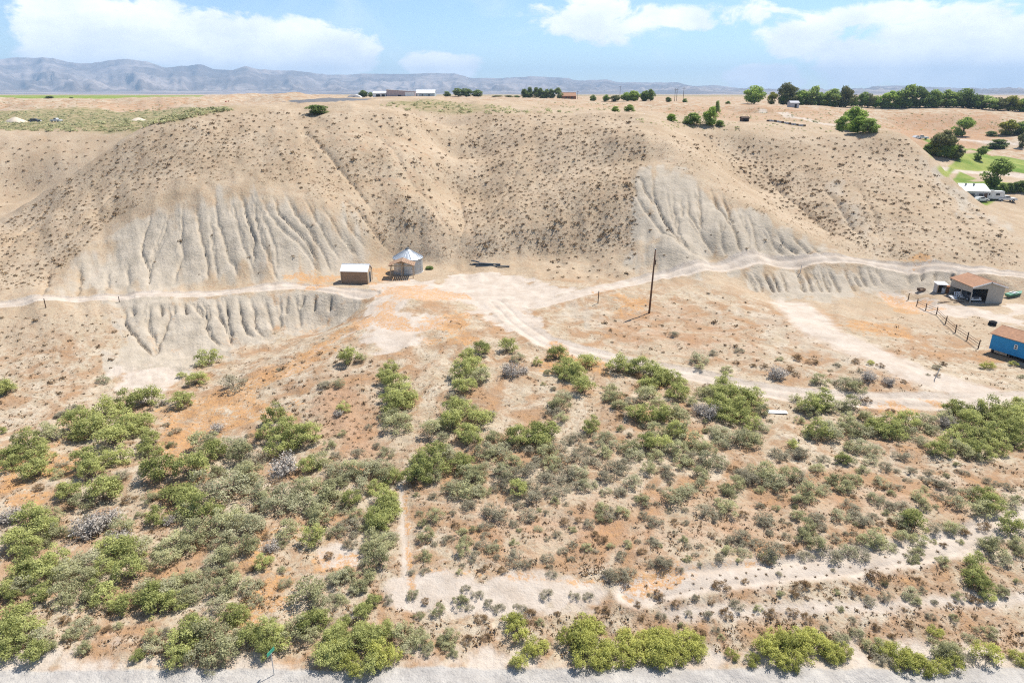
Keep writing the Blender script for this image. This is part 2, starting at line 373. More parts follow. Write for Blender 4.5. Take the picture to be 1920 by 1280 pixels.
# broader drainage lines down the vegetated slopes
for p in [[(640, 370), (690, 420), (730, 470)], [(560, 240), (640, 320), (700, 400)], [(690, 230), (760, 320), (820, 400), (850, 440)], [(845, 300), (862, 370), (872, 420), (862, 455), (835, 472)],
          [(1000, 250), (960, 340), (900, 430)], [(1385, 290), (1440, 330), (1510, 395), (1600, 455)], [(1530, 330), (1570, 380), (1610, 440)], [(1600, 340), (1640, 400), (1650, 450)], [(1100, 260), (1030, 350), (940, 440)],
          [(100, 360), (60, 420), (10, 470)], [(300, 250), (220, 350), (130, 450)], [(1740, 300), (1800, 370), (1870, 430)], [(1720, 310), (1760, 370), (1820, 430)]]:
    RILL.append((p, 0.75, 1.1))
for pts, dep, wd in list(RILL):
    if wd > .9: continue
    for s_ in (-1, 1):                                      # finer side rills between the main ones
        if random.random() < .8 and len(pts) > 2:
            o_ = s_ * random.uniform(4, 10); a_ = random.randrange(0, len(pts) - 2) if len(pts) > 3 else 0
            sub_ = pts[a_:]
            RILL.append(([(x + o_ * (1 - k / max(len(sub_) - 1, 1)) + random.uniform(-1.5, 1.5), y + random.uniform(-3, 3)) for k, (x, y) in enumerate(sub_)], dep * random.uniform(.35, .65), wd * .75))
carve = np.zeros_like(ZB)
def wiggle(pts, amp):
    o = []
    for p, q in zip(pts, pts[1:]):
        d = np.subtract(q, p)[:2]; L = np.hypot(*d); n = max(2, int(L / 0.9))
        for i in range(n):
            t = i / n; e = np.array(p[:2]) + d * t
            o.append(e + rng.normal(0, amp, 2))
    o.append(np.array(pts[-1][:2])); return o
for pts, dep, wd in RILL:
    wp = wiggle([cast(x, y, ZB) for x, y in pts], 0.13)
    if max(np.hypot(*(q - p)) for p, q in zip(wp, wp[1:])) > 8: continue
    sl, d, run = seg_field(wp, 4.5 * wd)
    dj = dep * random.uniform(.55, 1.25)
    taper = np.minimum(1, run * 3.0) * np.minimum(1, (1 - run) * 7 + .25)
    wj = wd * random.uniform(.30, .5)
    carve[sl] = np.maximum(carve[sl], dj * taper * (.86 * np.exp(-d / wj) + .14 * np.exp(-d / (wd * 2.2))))

# ---- what covers the ground where: each outline lies on the ground itself
RUT = np.zeros_like(ZB); BERM = np.zeros_like(ZB)
MASK = {k: np.zeros_like(ZB) for k in ('road', 'orange', 'grey', 'green', 'olive', 'gravel', 'asphalt', 'brown')}
def area(kind, pts, soft=1.0, amount=1.0):
    soft *= {'orange': 2.2, 'grey': 1.9, 'brown': 1.5}.get(kind, 1.0)
    W = [cast(x, y, ZB) for x, y in pts]
    sl, d = poly_field(W, soft * 2)
    if kind in ('grey', 'road', 'orange'): d = d + min(2.6 * soft, 4.5) * fbm(GX[sl] / 3.2, GY[sl] / 3.2, 4, 29, .6) + 2.2 * min(soft, 1.5) * fbm(GX[sl] / 9, GY[sl] / 9, 2, 37)
    if kind == 'grey': d = d + 3.2 * soft * .5 * fbm(GA[sl] * 95, LR[sl] * 7, 3, 19)      # ragged, fingered down the fall line
    m = np.clip(0.5 - d / (2 * soft), 0, 1) * amount
    MASK[kind][sl] = np.maximum(MASK[kind][sl], m)
def track(kind, pts, width, soft=0.8, amount=1.0):
    W = [cast(x, y, ZB) for x, y in pts]
    sl, d, _ = seg_field(W, width + soft * 2)
    m = np.clip(0.5 - (d - width / 2) / (2 * soft), 0, 1) * amount
    if kind == 'road' and width > 2.3 and width < 5:         # paired wheel tracks with a looser crown between
        m = m * (1 - .25 * np.exp(-(d / .42) ** 2)); BERM[sl] = np.maximum(BERM[sl], .16 * np.exp(-((d - width / 2 - .25) / .4) ** 2)); RUT[sl] = np.maximum(RUT[sl], .12 * np.exp(-((d - .85) / .28) ** 2))
    MASK[kind][sl] = np.maximum(MASK[kind][sl], m)
area('grey', [(120, 548), (160, 488), (230, 436), (300, 402), (390, 372), (480, 362), (560, 372), (640, 412), (700, 458), (690, 470), (640, 498), (600, 514), (300, 540)], 3.0)
area('grey', [(1196, 350), (1230, 310), (1290, 335), (1350, 378), (1440, 417), (1590, 475), (1500, 484), (1300, 488), (1215, 495), (1200, 430)], 2.0)
area('grey', [(228, 560), (560, 548), (690, 555), (682, 588), (560, 622), (470, 652), (400, 680), (350, 700), (290, 712), (215, 700), (230, 640)], 1.2)
area('grey', [(1380, 508), (1640, 494), (1790, 505), (1785, 542), (1640, 550), (1500, 560), (1430, 548)], 1.0)
area('grey', [(1700, 275), (1740, 300), (1795, 352), (1900, 430), (1915, 440), (1860, 420), (1780, 370)], 3.0, .8)
area('grey', [(1545, 345), (1590, 340), (1645, 430), (1630, 470), (1590, 420)], 3.0, .55)
area('grey', [(1190, 460), (1290, 480), (1320, 500), (1230, 520), (1190, 500)], 1.5, .8)
area('grey', [(1040, 560), (1130, 570), (1120, 605), (1050, 600)], 1.5, .6)
area('grey', [(1330, 560), (1460, 590), (1600, 650), (1780, 720), (1700, 740), (1500, 660), (1400, 610)], 2.0, .5)
track('road', [(-60, 574), (0, 571), (150, 562), (300, 551), (450, 545), (560, 537), (640, 545), (700, 552)], 2.6, .8)
area('road', [(690, 560), (720, 528), (800, 532), (860, 512), (930, 508), (1010, 530), (1080, 545), (1060, 560), (1010, 585), (1000, 620), (940, 610), (900, 585), (850, 565), (780, 560), (720, 590), (690, 610), (675, 590)], 1.5)
track('road', [(930, 565), (965, 600), (1020, 640), (1100, 664), (1200, 685), (1300, 706), (1400, 728), (1500, 743), (1600, 751), (1750, 753), (1920, 748), (2000, 745)], 3.6, .7)
track('road', [(1000, 575), (1080, 552), (1200, 526), (1300, 502), (1450, 492), (1600, 487), (1750, 498), (1920, 516), (2000, 525)], 2.8, .7)
track('road', [(1480, 570), (1540, 620), (1620, 655), (1720, 700), (1850, 742)], 6.0, 2.2, .9)
area('road', [(1640, 552), (1700, 545), (1760, 575), (1860, 582), (1930, 575), (1940, 620), (1850, 600), (1760, 590)], 1.2, .9)
area('road', [(680, 600), (740, 590), (830, 600), (790, 625), (720, 660), (690, 640)], 1.5, .9)
area('road', [(700, 1130), (720, 1080), (900, 1085), (1150, 1092), (1170, 1120), (1100, 1135), (900, 1125), (780, 1140)], .8, .85)
track('road', [(1990, 955), (1920, 972), (1780, 1020), (1600, 1055), (1400, 1075), (1250, 1095), (1190, 1110)], 2.6, .9, .95)
track('road', [(1250, 1150), (1500, 1140), (1750, 1125), (1920, 1125)], 1.2, .9, .7)
track('road', [(752, 905), (757, 980), (762, 1060), (770, 1130)], 1.0, .5, .7)
track('road', [(540, 700), (600, 650), (690, 610)], .9, .7, .6)
area('road', [(590, 1025), (640, 1020), (660, 1050), (610, 1065)], .6, .9)
area('road', [(215, 700), (300, 690), (350, 705), (300, 745), (250, 740)], 1.2, .7)
area('road', [(-100, 1232), (250, 1226), (600, 1236), (900, 1222), (1200, 1215), (1500, 1222), (2000, 1215), (2000, 1262), (-100, 1262)], 1.2, .6)
area('gravel', [(-300, 1258), (400, 1252), (800, 1248), (1300, 1252), (2300, 1246), (2400, 1420), (-400, 1420)], .45)
for p, s in (([(690, 545), (760, 540), (860, 552), (880, 560), (780, 566), (700, 560)], 1.0), ([(470, 715), (520, 680), (590, 640), (690, 592), (715, 575), (708, 600), (620, 650), (540, 700), (490, 730)], .9),
             ([(410, 755), (460, 730), (510, 760), (520, 775), (440, 775)], 1.0), ([(330, 760), (400, 745), (440, 790), (370, 840), (330, 870), (310, 830)], 1.0),
             ([(700, 505), (730, 500), (740, 525), (700, 530)], .6), ([(1140, 545), (1180, 548), (1215, 585), (1175, 592), (1155, 575)], .7), ([(800, 610), (860, 590), (910, 620), (900, 640), (830, 632)], 1.0),
             ([(1650, 555), (1700, 560), (1735, 590), (1690, 590)], 1.2), ([(1600, 600), (1680, 610), (1700, 630), (1640, 630)], 1.2), ([(560, 520), (620, 520), (640, 545), (580, 540)], .6),
             ([(1660, 484), (1720, 486), (1715, 494), (1660, 492)], .6), ([(1165, 1085), (1260, 1072), (1200, 1110), (1190, 1145), (1165, 1130)], .5), ([(0, 850), (120, 830), (180, 860), (60, 930), (0, 930)], 1.2),
             ([(520, 1010), (560, 985), (600, 1060), (560, 1120), (480, 1160), (440, 1150)], 1.0), ([(1590, 770), (1760, 765), (1740, 780), (1600, 785)], .7), ([(1040, 640), (1140, 680), (1110, 700), (1000, 680)], .8), ([(710, 600), (750, 598), (750, 612), (715, 615)], .5)):
    area('orange', p, s)
track('orange', [(758, 905), (763, 980), (768, 1060), (772, 1120)], .5, .4, .9)
track('orange', [(800, 1068), (980, 1080), (1160, 1090), (1250, 1070), (1450, 1050)], .6, .7, .75)
area('brown', [(560, 770), (640, 690), (700, 740), (745, 860), (680, 890), (600, 830)], 2.0, .9)
area('brown', [(800, 930), (1250, 900), (1900, 880), (1900, 960), (1500, 1040), (1200, 1070), (850, 1060)], 3.0, .6)
area('brown', [(1100, 590), (1300, 550), (1420, 620), (1480, 690), (1300, 690), (1120, 650)], 3.0, .5)
area('brown', [(560, 260), (860, 250), (870, 420), (720, 440), (640, 330)], 6.0, .35)
area('brown', [(1660, 212), (1890, 214), (1900, 245), (1660, 245)], 5.0, .75)
area('brown', [(-60, 183), (380, 183), (330, 203), (-60, 206)], 8.0, .6)
area('brown', [(1200, 203), (1580, 208), (1560, 232), (1250, 216)], 5.0, .6)
area('brown', [(1000, 192), (1170, 196), (1160, 206), (1000, 204)], 5.0, .5)
area('olive', [(-100, 247), (235, 246), (330, 225), (440, 204), (360, 200), (200, 206), (-100, 210)], 10.0)
area('olive', [(700, 193), (830, 188), (990, 205), (900, 212), (760, 205)], 6.0, .6)
area('green', [(1745, 294), (1800, 288), (1870, 292), (1930, 302), (1990, 312), (1990, 338), (1900, 322), (1790, 316)], 2.5)
area('green', [(1730, 262), (1790, 262), (1800, 285), (1750, 285)], 4.0)
track('road', [(1770, 318), (1840, 322), (1930, 332), (2000, 342)], 5.0, 1.5, .9)
track('road', [(1800, 262), (1860, 268), (1960, 272)], 6.0, 2.5, .7)
track('road', [(1430, 207), (1480, 220), (1540, 232), (1580, 237)], 3.5, 1.5, .9)
area('green', [(1760, 318), (1800, 322), (1830, 335), (1800, 342), (1775, 332)], 2.0)
area('green', [(1795, 336), (1850, 340), (1990, 352), (1990, 368), (1900, 352), (1800, 350)], 2.0)
area('green', [(1800, 276), (1850, 272), (1865, 279), (1810, 284)], 2.0)
area('asphalt', [(505, 192.5), (560, 188.5), (640, 184.5), (705, 184), (690, 187), (620, 191), (560, 194)], 2.0)
MASK['olive'] = np.maximum(MASK['olive'], sstep(GR, 700, 1100) * sstep(fbm(GX / 900, GY / 260, 3, 44), .02, .16) * .9)
fld = (np.degrees(GA) > -42) & (np.degrees(GA) < -14)
MASK['green'] = np.maximum(MASK['green'], fld * sstep(GR, 700, 760) * (1 - sstep(GR, 1500, 1650)) * .9)

MASK['gravel'] = np.maximum(MASK['gravel'], 1 - sstep(GY, 36.3, 37.3))
flat = np.maximum(MASK['road'], MASK['gravel'])
ZF = ZB - carve * (1 - .85 * np.clip(flat, 0, 1)) - MASK['grey'] * 0.10 * (fbm(GA * 150, LR * 12, 3, 91) + .3 * fbm(GA * 600, LR * 30, 2, 97))
ZF -= near * MASK['orange'] * .05 + RUT - BERM * (1 - np.clip(MASK['road'], 0, 1) * .7)
# wheel ruts and smoother bed on the tracks
ZF -= near * MASK['road'] * (0.20 * fbm(GX / 1.6, GY / 1.6, 3, 61)) * .8

def new_mesh(name, verts, faces):
    me = bpy.data.meshes.new(name)
    me.from_pydata(verts, [], faces); me.update(); return me
def grid_obj(name, keep, mat, kind='structure'):
    """the cells of the ground grid selected by keep, as one object with the cover masks on its points"""
    jj, ii = np.nonzero(keep)
    idx = np.stack([jj * NA + ii, jj * NA + ii + 1, (jj + 1) * NA + ii + 1, (jj + 1) * NA + ii], 1)
    u, inv = np.unique(idx, return_inverse=True)
    inv = inv.reshape(idx.shape)
    me = bpy.data.meshes.new(name)
    me.vertices.add(len(u)); me.loops.add(inv.size); me.polygons.add(len(inv))
    co = np.stack([GX.ravel()[u], GY.ravel()[u], ZF.ravel()[u]], 1).astype(np.float32)
    me.vertices.foreach_set('co', co.ravel())
    me.loops.foreach_set('vertex_index', inv.astype(np.int32).ravel())
    me.polygons.foreach_set('loop_start', np.arange(0, inv.size, 4, dtype=np.int32))
    me.polygons.foreach_set('loop_total', np.full(len(inv), 4, dtype=np.int32))
    me.polygons.foreach_set('use_smooth', np.ones(len(inv), bool))
    me.update(calc_edges=True)
    for an, ks in (('cover_a', ('road', 'orange', 'grey', 'green')), ('cover_b', ('olive', 'gravel', 'asphalt', 'brown'))):
        at = me.attributes.new(an, 'FLOAT_COLOR', 'POINT')
        at.data.foreach_set('color', np.stack([MASK[k].ravel()[u] for k in ks], 1).astype(np.float32).ravel())
    at = me.attributes.new('slope_zone', 'FLOAT', 'POINT')
    at.data.foreach_set('value', hillzone.ravel()[u].astype(np.float32))
    o = bpy.data.objects.new(name, me); col.objects.link(o); me.materials.append(mat); o['kind'] = kind
    return o

# ------------------------------------------------------------------ materials
def new_mat(name):
    m = bpy.data.materials.new(name); m.use_nodes = True
    t = m.node_tree; t.nodes.clear()
    nb = NB(t); o = nb.n('ShaderNodeOutputMaterial'); return m, nb, o
def paint(name, c, rough=.8, var=.12, scale=3.0, metal=0.0, bump=0.0, streak=None):
    """a plain surface with blotchy tone variation"""
    m, nb, o = new_mat(name)
    tcn = nb.n('ShaderNodeTexCoord'); v = tcn.outputs['Object']
    if streak:
        mp = nb.n('ShaderNodeMapping'); mp.inputs['Scale'].default_value = streak
        nb.t.links.new(v, mp.inputs[0]); v = mp.outputs[0]
    f = nb.noise(v, scale, 5, .6)
    lo = tuple(x * (1 - var * 1.6) for x in c); hi = tuple(min(1, x * (1 + var)) for x in c)
    cc = nb.mix(nb.ss(f, .25, .75), lo, hi)
    oi = nb.n('ShaderNodeObjectInfo')
    cc = nb.mix(nb.m('MULTIPLY', oi.outputs['Random'], var * 1.5), cc, tuple(x * .6 for x in c))
    p = nb.n('ShaderNodeBsdfPrincipled')
    nb.put(p.inputs['Base Color'], cc); p.inputs['Roughness'].default_value = rough; p.inputs['Metallic'].default_value = metal
    p.inputs['Specular IOR Level'].default_value = .3
    if bump:
        bn = nb.n('ShaderNodeBump'); bn.inputs['Strength'].default_value = bump; bn.inputs['Distance'].default_value = .05
        nb.t.links.new(nb.noise(v, scale * 6, 4, .6), bn.inputs['Height']); nb.t.links.new(bn.outputs[0], p.inputs['Normal'])
    nb.t.links.new(p.outputs[0], o.inputs[0]); return m

def ground_material():
    m, nb, o = new_mat('desert_ground')
    geo_ = nb.n('ShaderNodeNewGeometry'); pos = geo_.outputs['Position']
    def att(n):
        a = nb.n('ShaderNodeAttribute'); a.attribute_name = n; s = nb.n('ShaderNodeSeparateColor')
        nb.t.links.new(a.outputs['Color'], s.inputs[0]); return list(s.outputs) + [a.outputs['Alpha']]
    road, orange, grey, green = att('cover_a'); olive, gravel, asphalt, brown = att('cover_b')
    za = nb.n('ShaderNodeAttribute'); za.attribute_name = 'slope_zone'; hz = za.outputs['Fac']
    n1 = nb.noise(pos, .09, 5, .6); n2 = nb.noise(pos, .45, 5, .65); n3 = nb.noise(pos, 2.1, 5, .65); n4 = nb.noise(pos, 7.0, 3, .6); n5 = nb.noise(pos, .22, 6, .68, .6)
    n2n3 = nb.m('ADD', nb.m('MULTIPLY', n2, .6), nb.m('MULTIPLY', n3, .4))
    n34 = nb.m('ADD', nb.m('MULTIPLY', n3, .55), nb.m('MULTIPLY', n4, .45))
    # broken edges: the cover amount is pushed about by noise before it is thresholded
    def edge(a, w=.5, n=n2, lo=.38, hi=.62):
        return nb.ss(nb.m('ADD', a, nb.m('MULTIPLY', nb.m('SUBTRACT', n, .5), w * 2)), lo, hi)
    sand = nb.mix(nb.ss(n2, .3, .7), (.380, .303, .205), (.500, .424, .318))
    sand = nb.mix(nb.m('MULTIPLY', nb.ss(n5, .43, .60), .9), sand, (.330, .200, .110))
    hill = nb.mix(nb.ss(n1, .3, .7), (.366, .282, .186), (.450, .364, .258))
    hill = nb.mix(nb.m('MULTIPLY', nb.ss(n2, .4, .75), .5), hill, (.345, .235, .150))
    c = nb.mix(hz, sand, hill)
    c = nb.mix(nb.m('MULTIPLY', edge(brown, .7, n2, .3, .9), .75), c, (.375, .215, .120))
    lit = nb.ss(n3, .50, .62)                       # dry litter and pebbles
    c = nb.mix(nb.m('MULTIPLY', lit, nb.m('SUBTRACT', .62, nb.m('MULTIPLY', hz, .12))), c, (.310, .195, .115))
    c = nb.mix(nb.m('MULTIPLY', nb.ss(n4, .50, .66), .42), c, (.30, .23, .17))
    gc = nb.mix(nb.ss(n2, .3, .7), (.355, .305, .236), (.445, .386, .306))
    c = nb.mix(nb.m('MULTIPLY', edge(grey, .35, n1, .2, .8), .92), c, gc)
    oc = nb.mix(nb.ss(n3, .35, .65), (.375, .175, .060), (.470, .275, .125))
    speck = nb.m('MULTIPLY', nb.ss(n5, .56, .70), nb.m('SUBTRACT', .60, nb.m('MULTIPLY', hz, .5)))
    c = nb.mix(nb.m('MULTIPLY', speck, nb.ss(n3, .4, .55)), c, oc)
    rc = nb.mix(nb.ss(n2, .3, .7), (.410, .340, .270), (.505, .435, .360))
    rc = nb.mix(nb.m('MULTIPLY', nb.ss(n3, .5, .75), .4), rc, (.40, .315, .235))
    c = nb.mix(edge(road, .32, n2, .15, .62), c, rc)
    c = nb.mix(nb.m('MULTIPLY', edge(orange, 1.2, n2n3, .30, .70), nb.m('ADD', .12, nb.m('MULTIPLY', nb.ss(n34, .42, .56), .80))), c, oc)
    ov = nb.mix(nb.ss(nb.noise(pos, .35, 4, .6), .4, .62), (.330, .262, .150), (.175, .165, .072))
    c = nb.mix(edge(olive, .4, n1, .3, .7), c, ov)
    gn = nb.mix(nb.ss(n1, .3, .7), (.115, .185, .030), (.280, .295, .085))
    c = nb.mix(edge(green, .25, n1, .3, .6), c, gn)
    gv = nb.mix(nb.ss(nb.noise(pos, .8, 6, .7), .35, .65), (.335, .310, .280), (.430, .400, .358))
    c = nb.mix(edge(gravel, .4, n2, .3, .7), c, gv)
    c = nb.mix(nb.ss(asphalt, .3, .6), c, (.145, .145, .15))
    p = nb.n('ShaderNodeBsdfPrincipled'); nb.put(p.inputs['Base Color'], c)
    p.inputs['Roughness'].default_value = .95; p.inputs['Specular IOR Level'].default_value = .08
    bn = nb.n('ShaderNodeBump'); bn.inputs['Strength'].default_value = .8; bn.inputs['Distance'].default_value = .32
    hh = nb.m('ADD', nb.m('MULTIPLY', n3, .8), nb.m('MULTIPLY', n4, .35))
    nb.t.links.new(nb.m('MULTIPLY', hh, nb.m('SUBTRACT', 1, nb.m('MULTIPLY', road, .6))), bn.inputs['Height'])
    nb.t.links.new(bn.outputs[0], p.inputs['Normal'])
    nb.t.links.new(p.outputs[0], o.inputs[0]); return m
GROUND = ground_material()
def cellmax(M): return np.maximum(np.maximum(M[:-1, :-1], M[1:, :-1]), np.maximum(M[:-1, 1:], M[1:, 1:]))
c_road, c_grav, c_asp, c_green = (cellmax(MASK[k]) > .5 for k in ('road', 'gravel', 'asphalt', 'green'))
c_hill = (cellmax(hillzone) > .45)
c_grav &= cellmax(near) > .5
c_road &= ~c_grav
c_asp &= ~c_road
c_green &= ~c_road & ~c_asp
c_hill &= ~c_road & ~c_asp & ~c_green & ~c_grav
c_rest = ~(c_road | c_grav | c_asp | c_green | c_hill)
for nm, k in (('ground', c_rest), ('dirt_track', c_road), ('gravel_road', c_grav), ('paved_road', c_asp), ('green_field', c_green), ('hillside', c_hill)):
    grid_obj(nm, k, GROUND)

# ------------------------------------------------------------------ mountains along the skyline
SKYL = [(-400, 116), (-200, 108), (0, 112), (30, 108), (100, 110), (130, 118), (165, 119), (215, 112), (240, 111), (275, 117), (310, 128), (335, 124), (380, 122), (400, 130), (435, 133), (460, 125), (480, 130), (520, 132), (560, 134), (620, 141),
        (700, 138), (760, 139), (850, 138), (880, 146), (930, 147), (1000, 143), (1060, 147), (1085, 152), (1135, 149), (1160, 155), (1270, 155), (1300, 162), (1340, 160), (1390, 166), (1500, 168), (1600, 172), (1625, 166), (1645, 161), (1700, 161), (1800, 166), (1920, 170), (2300, 173)]
sa, se = zip(*[az_el(*p) for p in SKYL])
MA = np.linspace(R(-46), R(44), 620); MR = np.exp(np.linspace(math.log(5200), math.log(13500), 96))
ma, mr = np.meshgrid(MA, MR)
crest_el = np.interp(ma, sa, se)
crest_r = 10500 + 1500 * fbm(ma * 9, ma * 0, 3, 3)
crest_z = np.maximum(CAM_Z + crest_r * np.tan(crest_el), 30)
t = (mr - 5400) / (crest_r - 5400)
spur = fbm(ma * 55, mr / 2600, 4, 13)
foot = 27 + 46 * sstep(t, .1, .55)
u = np.clip(t + .36 * spur * np.clip(1.15 - t, 0, 1), 0, 1.6)
rise = .30 * sstep(u, .45, .72) + .16 * sstep(u, .66, .72) + .32 * sstep(u, .74, .93) + .22 * sstep(u, .92, .985)
prof = foot + (crest_z - foot) * np.clip(rise, 0, 1)
prof = np.where(t > 1, crest_z - (t - 1) * 300, prof) + 75 * fbm(ma * 130, mr / 700, 5, 23, .6) * sstep(t, .3, .6) * np.clip(1.05 - t, 0, 1)
prof = np.where(mr < 5600, 22, prof)
mx, my = mr * np.sin(ma), mr * np.cos(ma)
nr_, na_ = mr.shape
vv = np.stack([mx, my, prof], -1).reshape(-1, 3)
ff = [(j * na_ + i, j * na_ + i + 1, (j + 1) * na_ + i + 1, (j + 1) * na_ + i) for j in range(nr_ - 1) for i in range(na_ - 1)]
mm, nb, o_ = new_mat('mountain_rock')
gp = nb.n('ShaderNodeNewGeometry').outputs['Position']
f1 = nb.noise(gp, .0011, 6, .65); f2 = nb.noise(gp, .006, 5, .6)
mc = nb.mix(nb.ss(f1, .4, .62), (.17, .14, .12), (.36, .30, .26)); mc = nb.mix(nb.m('MULTIPLY', nb.ss(f2, .45, .7), .5), mc, (.09, .085, .07))
pb = nb.n('ShaderNodeBsdfPrincipled'); nb.put(pb.inputs['Base Color'], mc); pb.inputs['Roughness'].default_value = 1; pb.inputs['Specular IOR Level'].default_value = 0
nb.t.links.new(pb.outputs[0], o_.inputs[0])
me = new_mesh('mountains', vv.tolist(), ff); me.materials.append(mm)
me.polygons.foreach_set('use_smooth', np.ones(len(ff), bool))
mo = bpy.data.objects.new('mountains', me); col.objects.link(mo); mo['kind'] = 'structure'

# ------------------------------------------------------------------ haze: even, pale air round everything
lo, hi = -9.0, float(max(prof.max(), 60) + 60)
hx, hy0, hy1 = 16000.0, -200.0, 15500.0
hv = [(sx * hx, y, z) for z in (lo, hi) for y in (hy0, hy1) for sx in (-1, 1)]
me = new_mesh('haze', hv, [(0, 2, 3, 1), (4, 5, 7, 6), (0, 1, 5, 4), (2, 6, 7, 3), (0, 4, 6, 2), (1, 3, 7, 5)])
hm, nb, o_ = new_mat('haze_air')
pv = nb.n('ShaderNodeVolumePrincipled'); pv.inputs['Color'].default_value = (.50, .73, 1.0, 1); pv.inputs['Density'].default_value = HAZE; pv.inputs['Anisotropy'].default_value = 0.0
nb.t.links.new(pv.outputs[0], o_.inputs['Volume'])
me.materials.append(hm)
ho = bpy.data.objects.new('haze', me); col.objects.link(ho); ho['kind'] = 'stuff'; ho['label'] = 'thin pale haze over the far plain and mountains'

# ------------------------------------------------------------------ mesh helper
class MB:
    def __init__(s): s.v = []; s.f = []
    def add(s, vs, fs):
        n = len(s.v); s.v += [tuple(p) for p in vs]; s.f += [tuple(n + i for i in f) for f in fs]; return s
    def box(s, c, d, rz=0.0, rx=0.0, ry=0.0):
        M = Euler((rx, ry, rz)).to_matrix(); hx, hy, hz = d[0] / 2, d[1] / 2, d[2] / 2
        return s.add([Vector(c) + M @ Vector((x * hx, y * hy, z * hz)) for z in (-1, 1) for y in (-1, 1) for x in (-1, 1)],
                     [(0, 2, 3, 1), (4, 5, 7, 6), (0, 1, 5, 4), (2, 6, 7, 3), (0, 4, 6, 2), (1, 3, 7, 5)])
    def bar(s, p, q, w, h=None, n=4, w2=None):
        p, q = Vector(p), Vector(q); d = (q - p).normalized()
        u = d.cross(Vector((0, 0, 1)))
        if u.length < 1e-3: u = Vector((1, 0, 0))
        u.normalize(); v = u.cross(d); h = h or w; w2 = w if w2 is None else w2
        ring = lambda c, k: [c + u * (math.cos(a) * w * k / 2) * (1.414 if n == 4 else 1) + v * (math.sin(a) * h * k / 2) * (1.414 if n == 4 else 1) for a in [math.pi * 2 * (i + .5) / n for i in range(n)]]
        return s.add(ring(p, 1) + ring(q, w2 / w), [(i, (i + 1) % n, n + (i + 1) % n, n + i) for i in range(n)] + [tuple(range(n - 1, -1, -1)), tuple(range(n, 2 * n))])
    def lathe(s, prof, n=32, c=(0, 0, 0), cap=True):
        vs = [(c[0] + r * math.cos(2 * math.pi * i / n), c[1] + r * math.sin(2 * math.pi * i / n), c[2] + z) for r, z in prof for i in range(n)]
        fs = [(k * n + i, k * n + (i + 1) % n, (k + 1) * n + (i + 1) % n, (k + 1) * n + i) for k in range(len(prof) - 1) for i in range(n)]
        if cap: fs += [tuple(range(n - 1, -1, -1)), tuple((len(prof) - 1) * n + i for i in range(n))]
        return s.add(vs, fs)
    def prism(s, outline, y0, y1):
        n = len(outline)
        return s.add([(x, y0, z) for x, z in outline] + [(x, y1, z) for x, z in outline],
                     [(i, (i + 1) % n, n + (i + 1) % n, n + i) for i in range(n)] + [tuple(range(n - 1, -1, -1)), tuple(range(n, 2 * n))])
    def mesh(s, name, mat=None, smooth=False):
        me = bpy.data.meshes.new(name); me.from_pydata(s.v, [], s.f); me.update()
        if mat: me.materials.append(mat)
        if smooth: me.polygons.foreach_set('use_smooth', [True] * len(me.polygons))
        return me
    def build(s, name, mat, parent=None, smooth=False):
        o = bpy.data.objects.new(name, s.mesh(name, mat, smooth)); col.objects.link(o); o.parent = parent; return o
def tag(o, label, cat, group=None, kind=None):
    o['label'] = label; o['category'] = cat
    if group: o['group'] = group
    if kind: o['kind'] = kind
    return o
def empty(name, loc, rz=0.0):
    e = bpy.data.objects.new(name, None); e.empty_display_size = .3; e.location = loc; e.rotation_euler = (0, 0, rz); col.objects.link(e); return e
def link(name, me, parent=None, loc=(0, 0, 0), rot=(0, 0, 0), scale=(1, 1, 1)):
    o = bpy.data.objects.new(name, me); o.parent = parent; o.location = loc; o.rotation_euler = rot; o.scale = scale; col.objects.link(o); return o

# ------------------------------------------------------------------ foliage
def leaf_mat(name, dark, light, transl=.48):
    m, nb, o = new_mat(name)
    a = nb.n('ShaderNodeAttribute'); a.attribute_name = 'tone'
    oi = nb.n('ShaderNodeObjectInfo')
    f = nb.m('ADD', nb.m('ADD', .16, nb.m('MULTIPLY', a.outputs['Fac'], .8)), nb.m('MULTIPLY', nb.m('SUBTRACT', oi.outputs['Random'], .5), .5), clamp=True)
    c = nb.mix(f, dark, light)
    d = nb.n('ShaderNodeBsdfDiffuse'); nb.put(d.inputs['Color'], c)
    t_ = nb.n('ShaderNodeBsdfTranslucent'); nb.put(t_.inputs['Color'], c)
    mx_ = nb.n('ShaderNodeMixShader'); mx_.inputs[0].default_value = transl
    nb.t.links.new(d.outputs[0], mx_.inputs[1]); nb.t.links.new(t_.outputs[0], mx_.inputs[2]); nb.t.links.new(mx_.outputs[0], o.inputs[0]); return m
LEAF = {'G': leaf_mat('greasewood_green', (.165, .190, .055), (.650, .660, .265)), 'Y': leaf_mat('greasewood_yellow', (.160, .180, .040), (.660, .650, .205)),  # dark and light ends spread apart, painting highlights and shadows into the leaves
        'O': leaf_mat('saltbush_olive', (.185, .185, .090), (.620, .605, .345)), 'S': leaf_mat('sage_grey', (.230, .210, .140), (.490, .450, .325)),
        'D': leaf_mat('dead_twigs', (.33, .29, .245), (.60, .545, .475), .2), 'R': leaf_mat('rabbitbrush_pale', (.240, .240, .130), (.590, .570, .370)), 'B': leaf_mat('dry_brown', (.13, .080, .040), (.33, .225, .120), .15)}
TWIG = paint('twig_bark', (.20, .15, .11), .9, .2, 8)
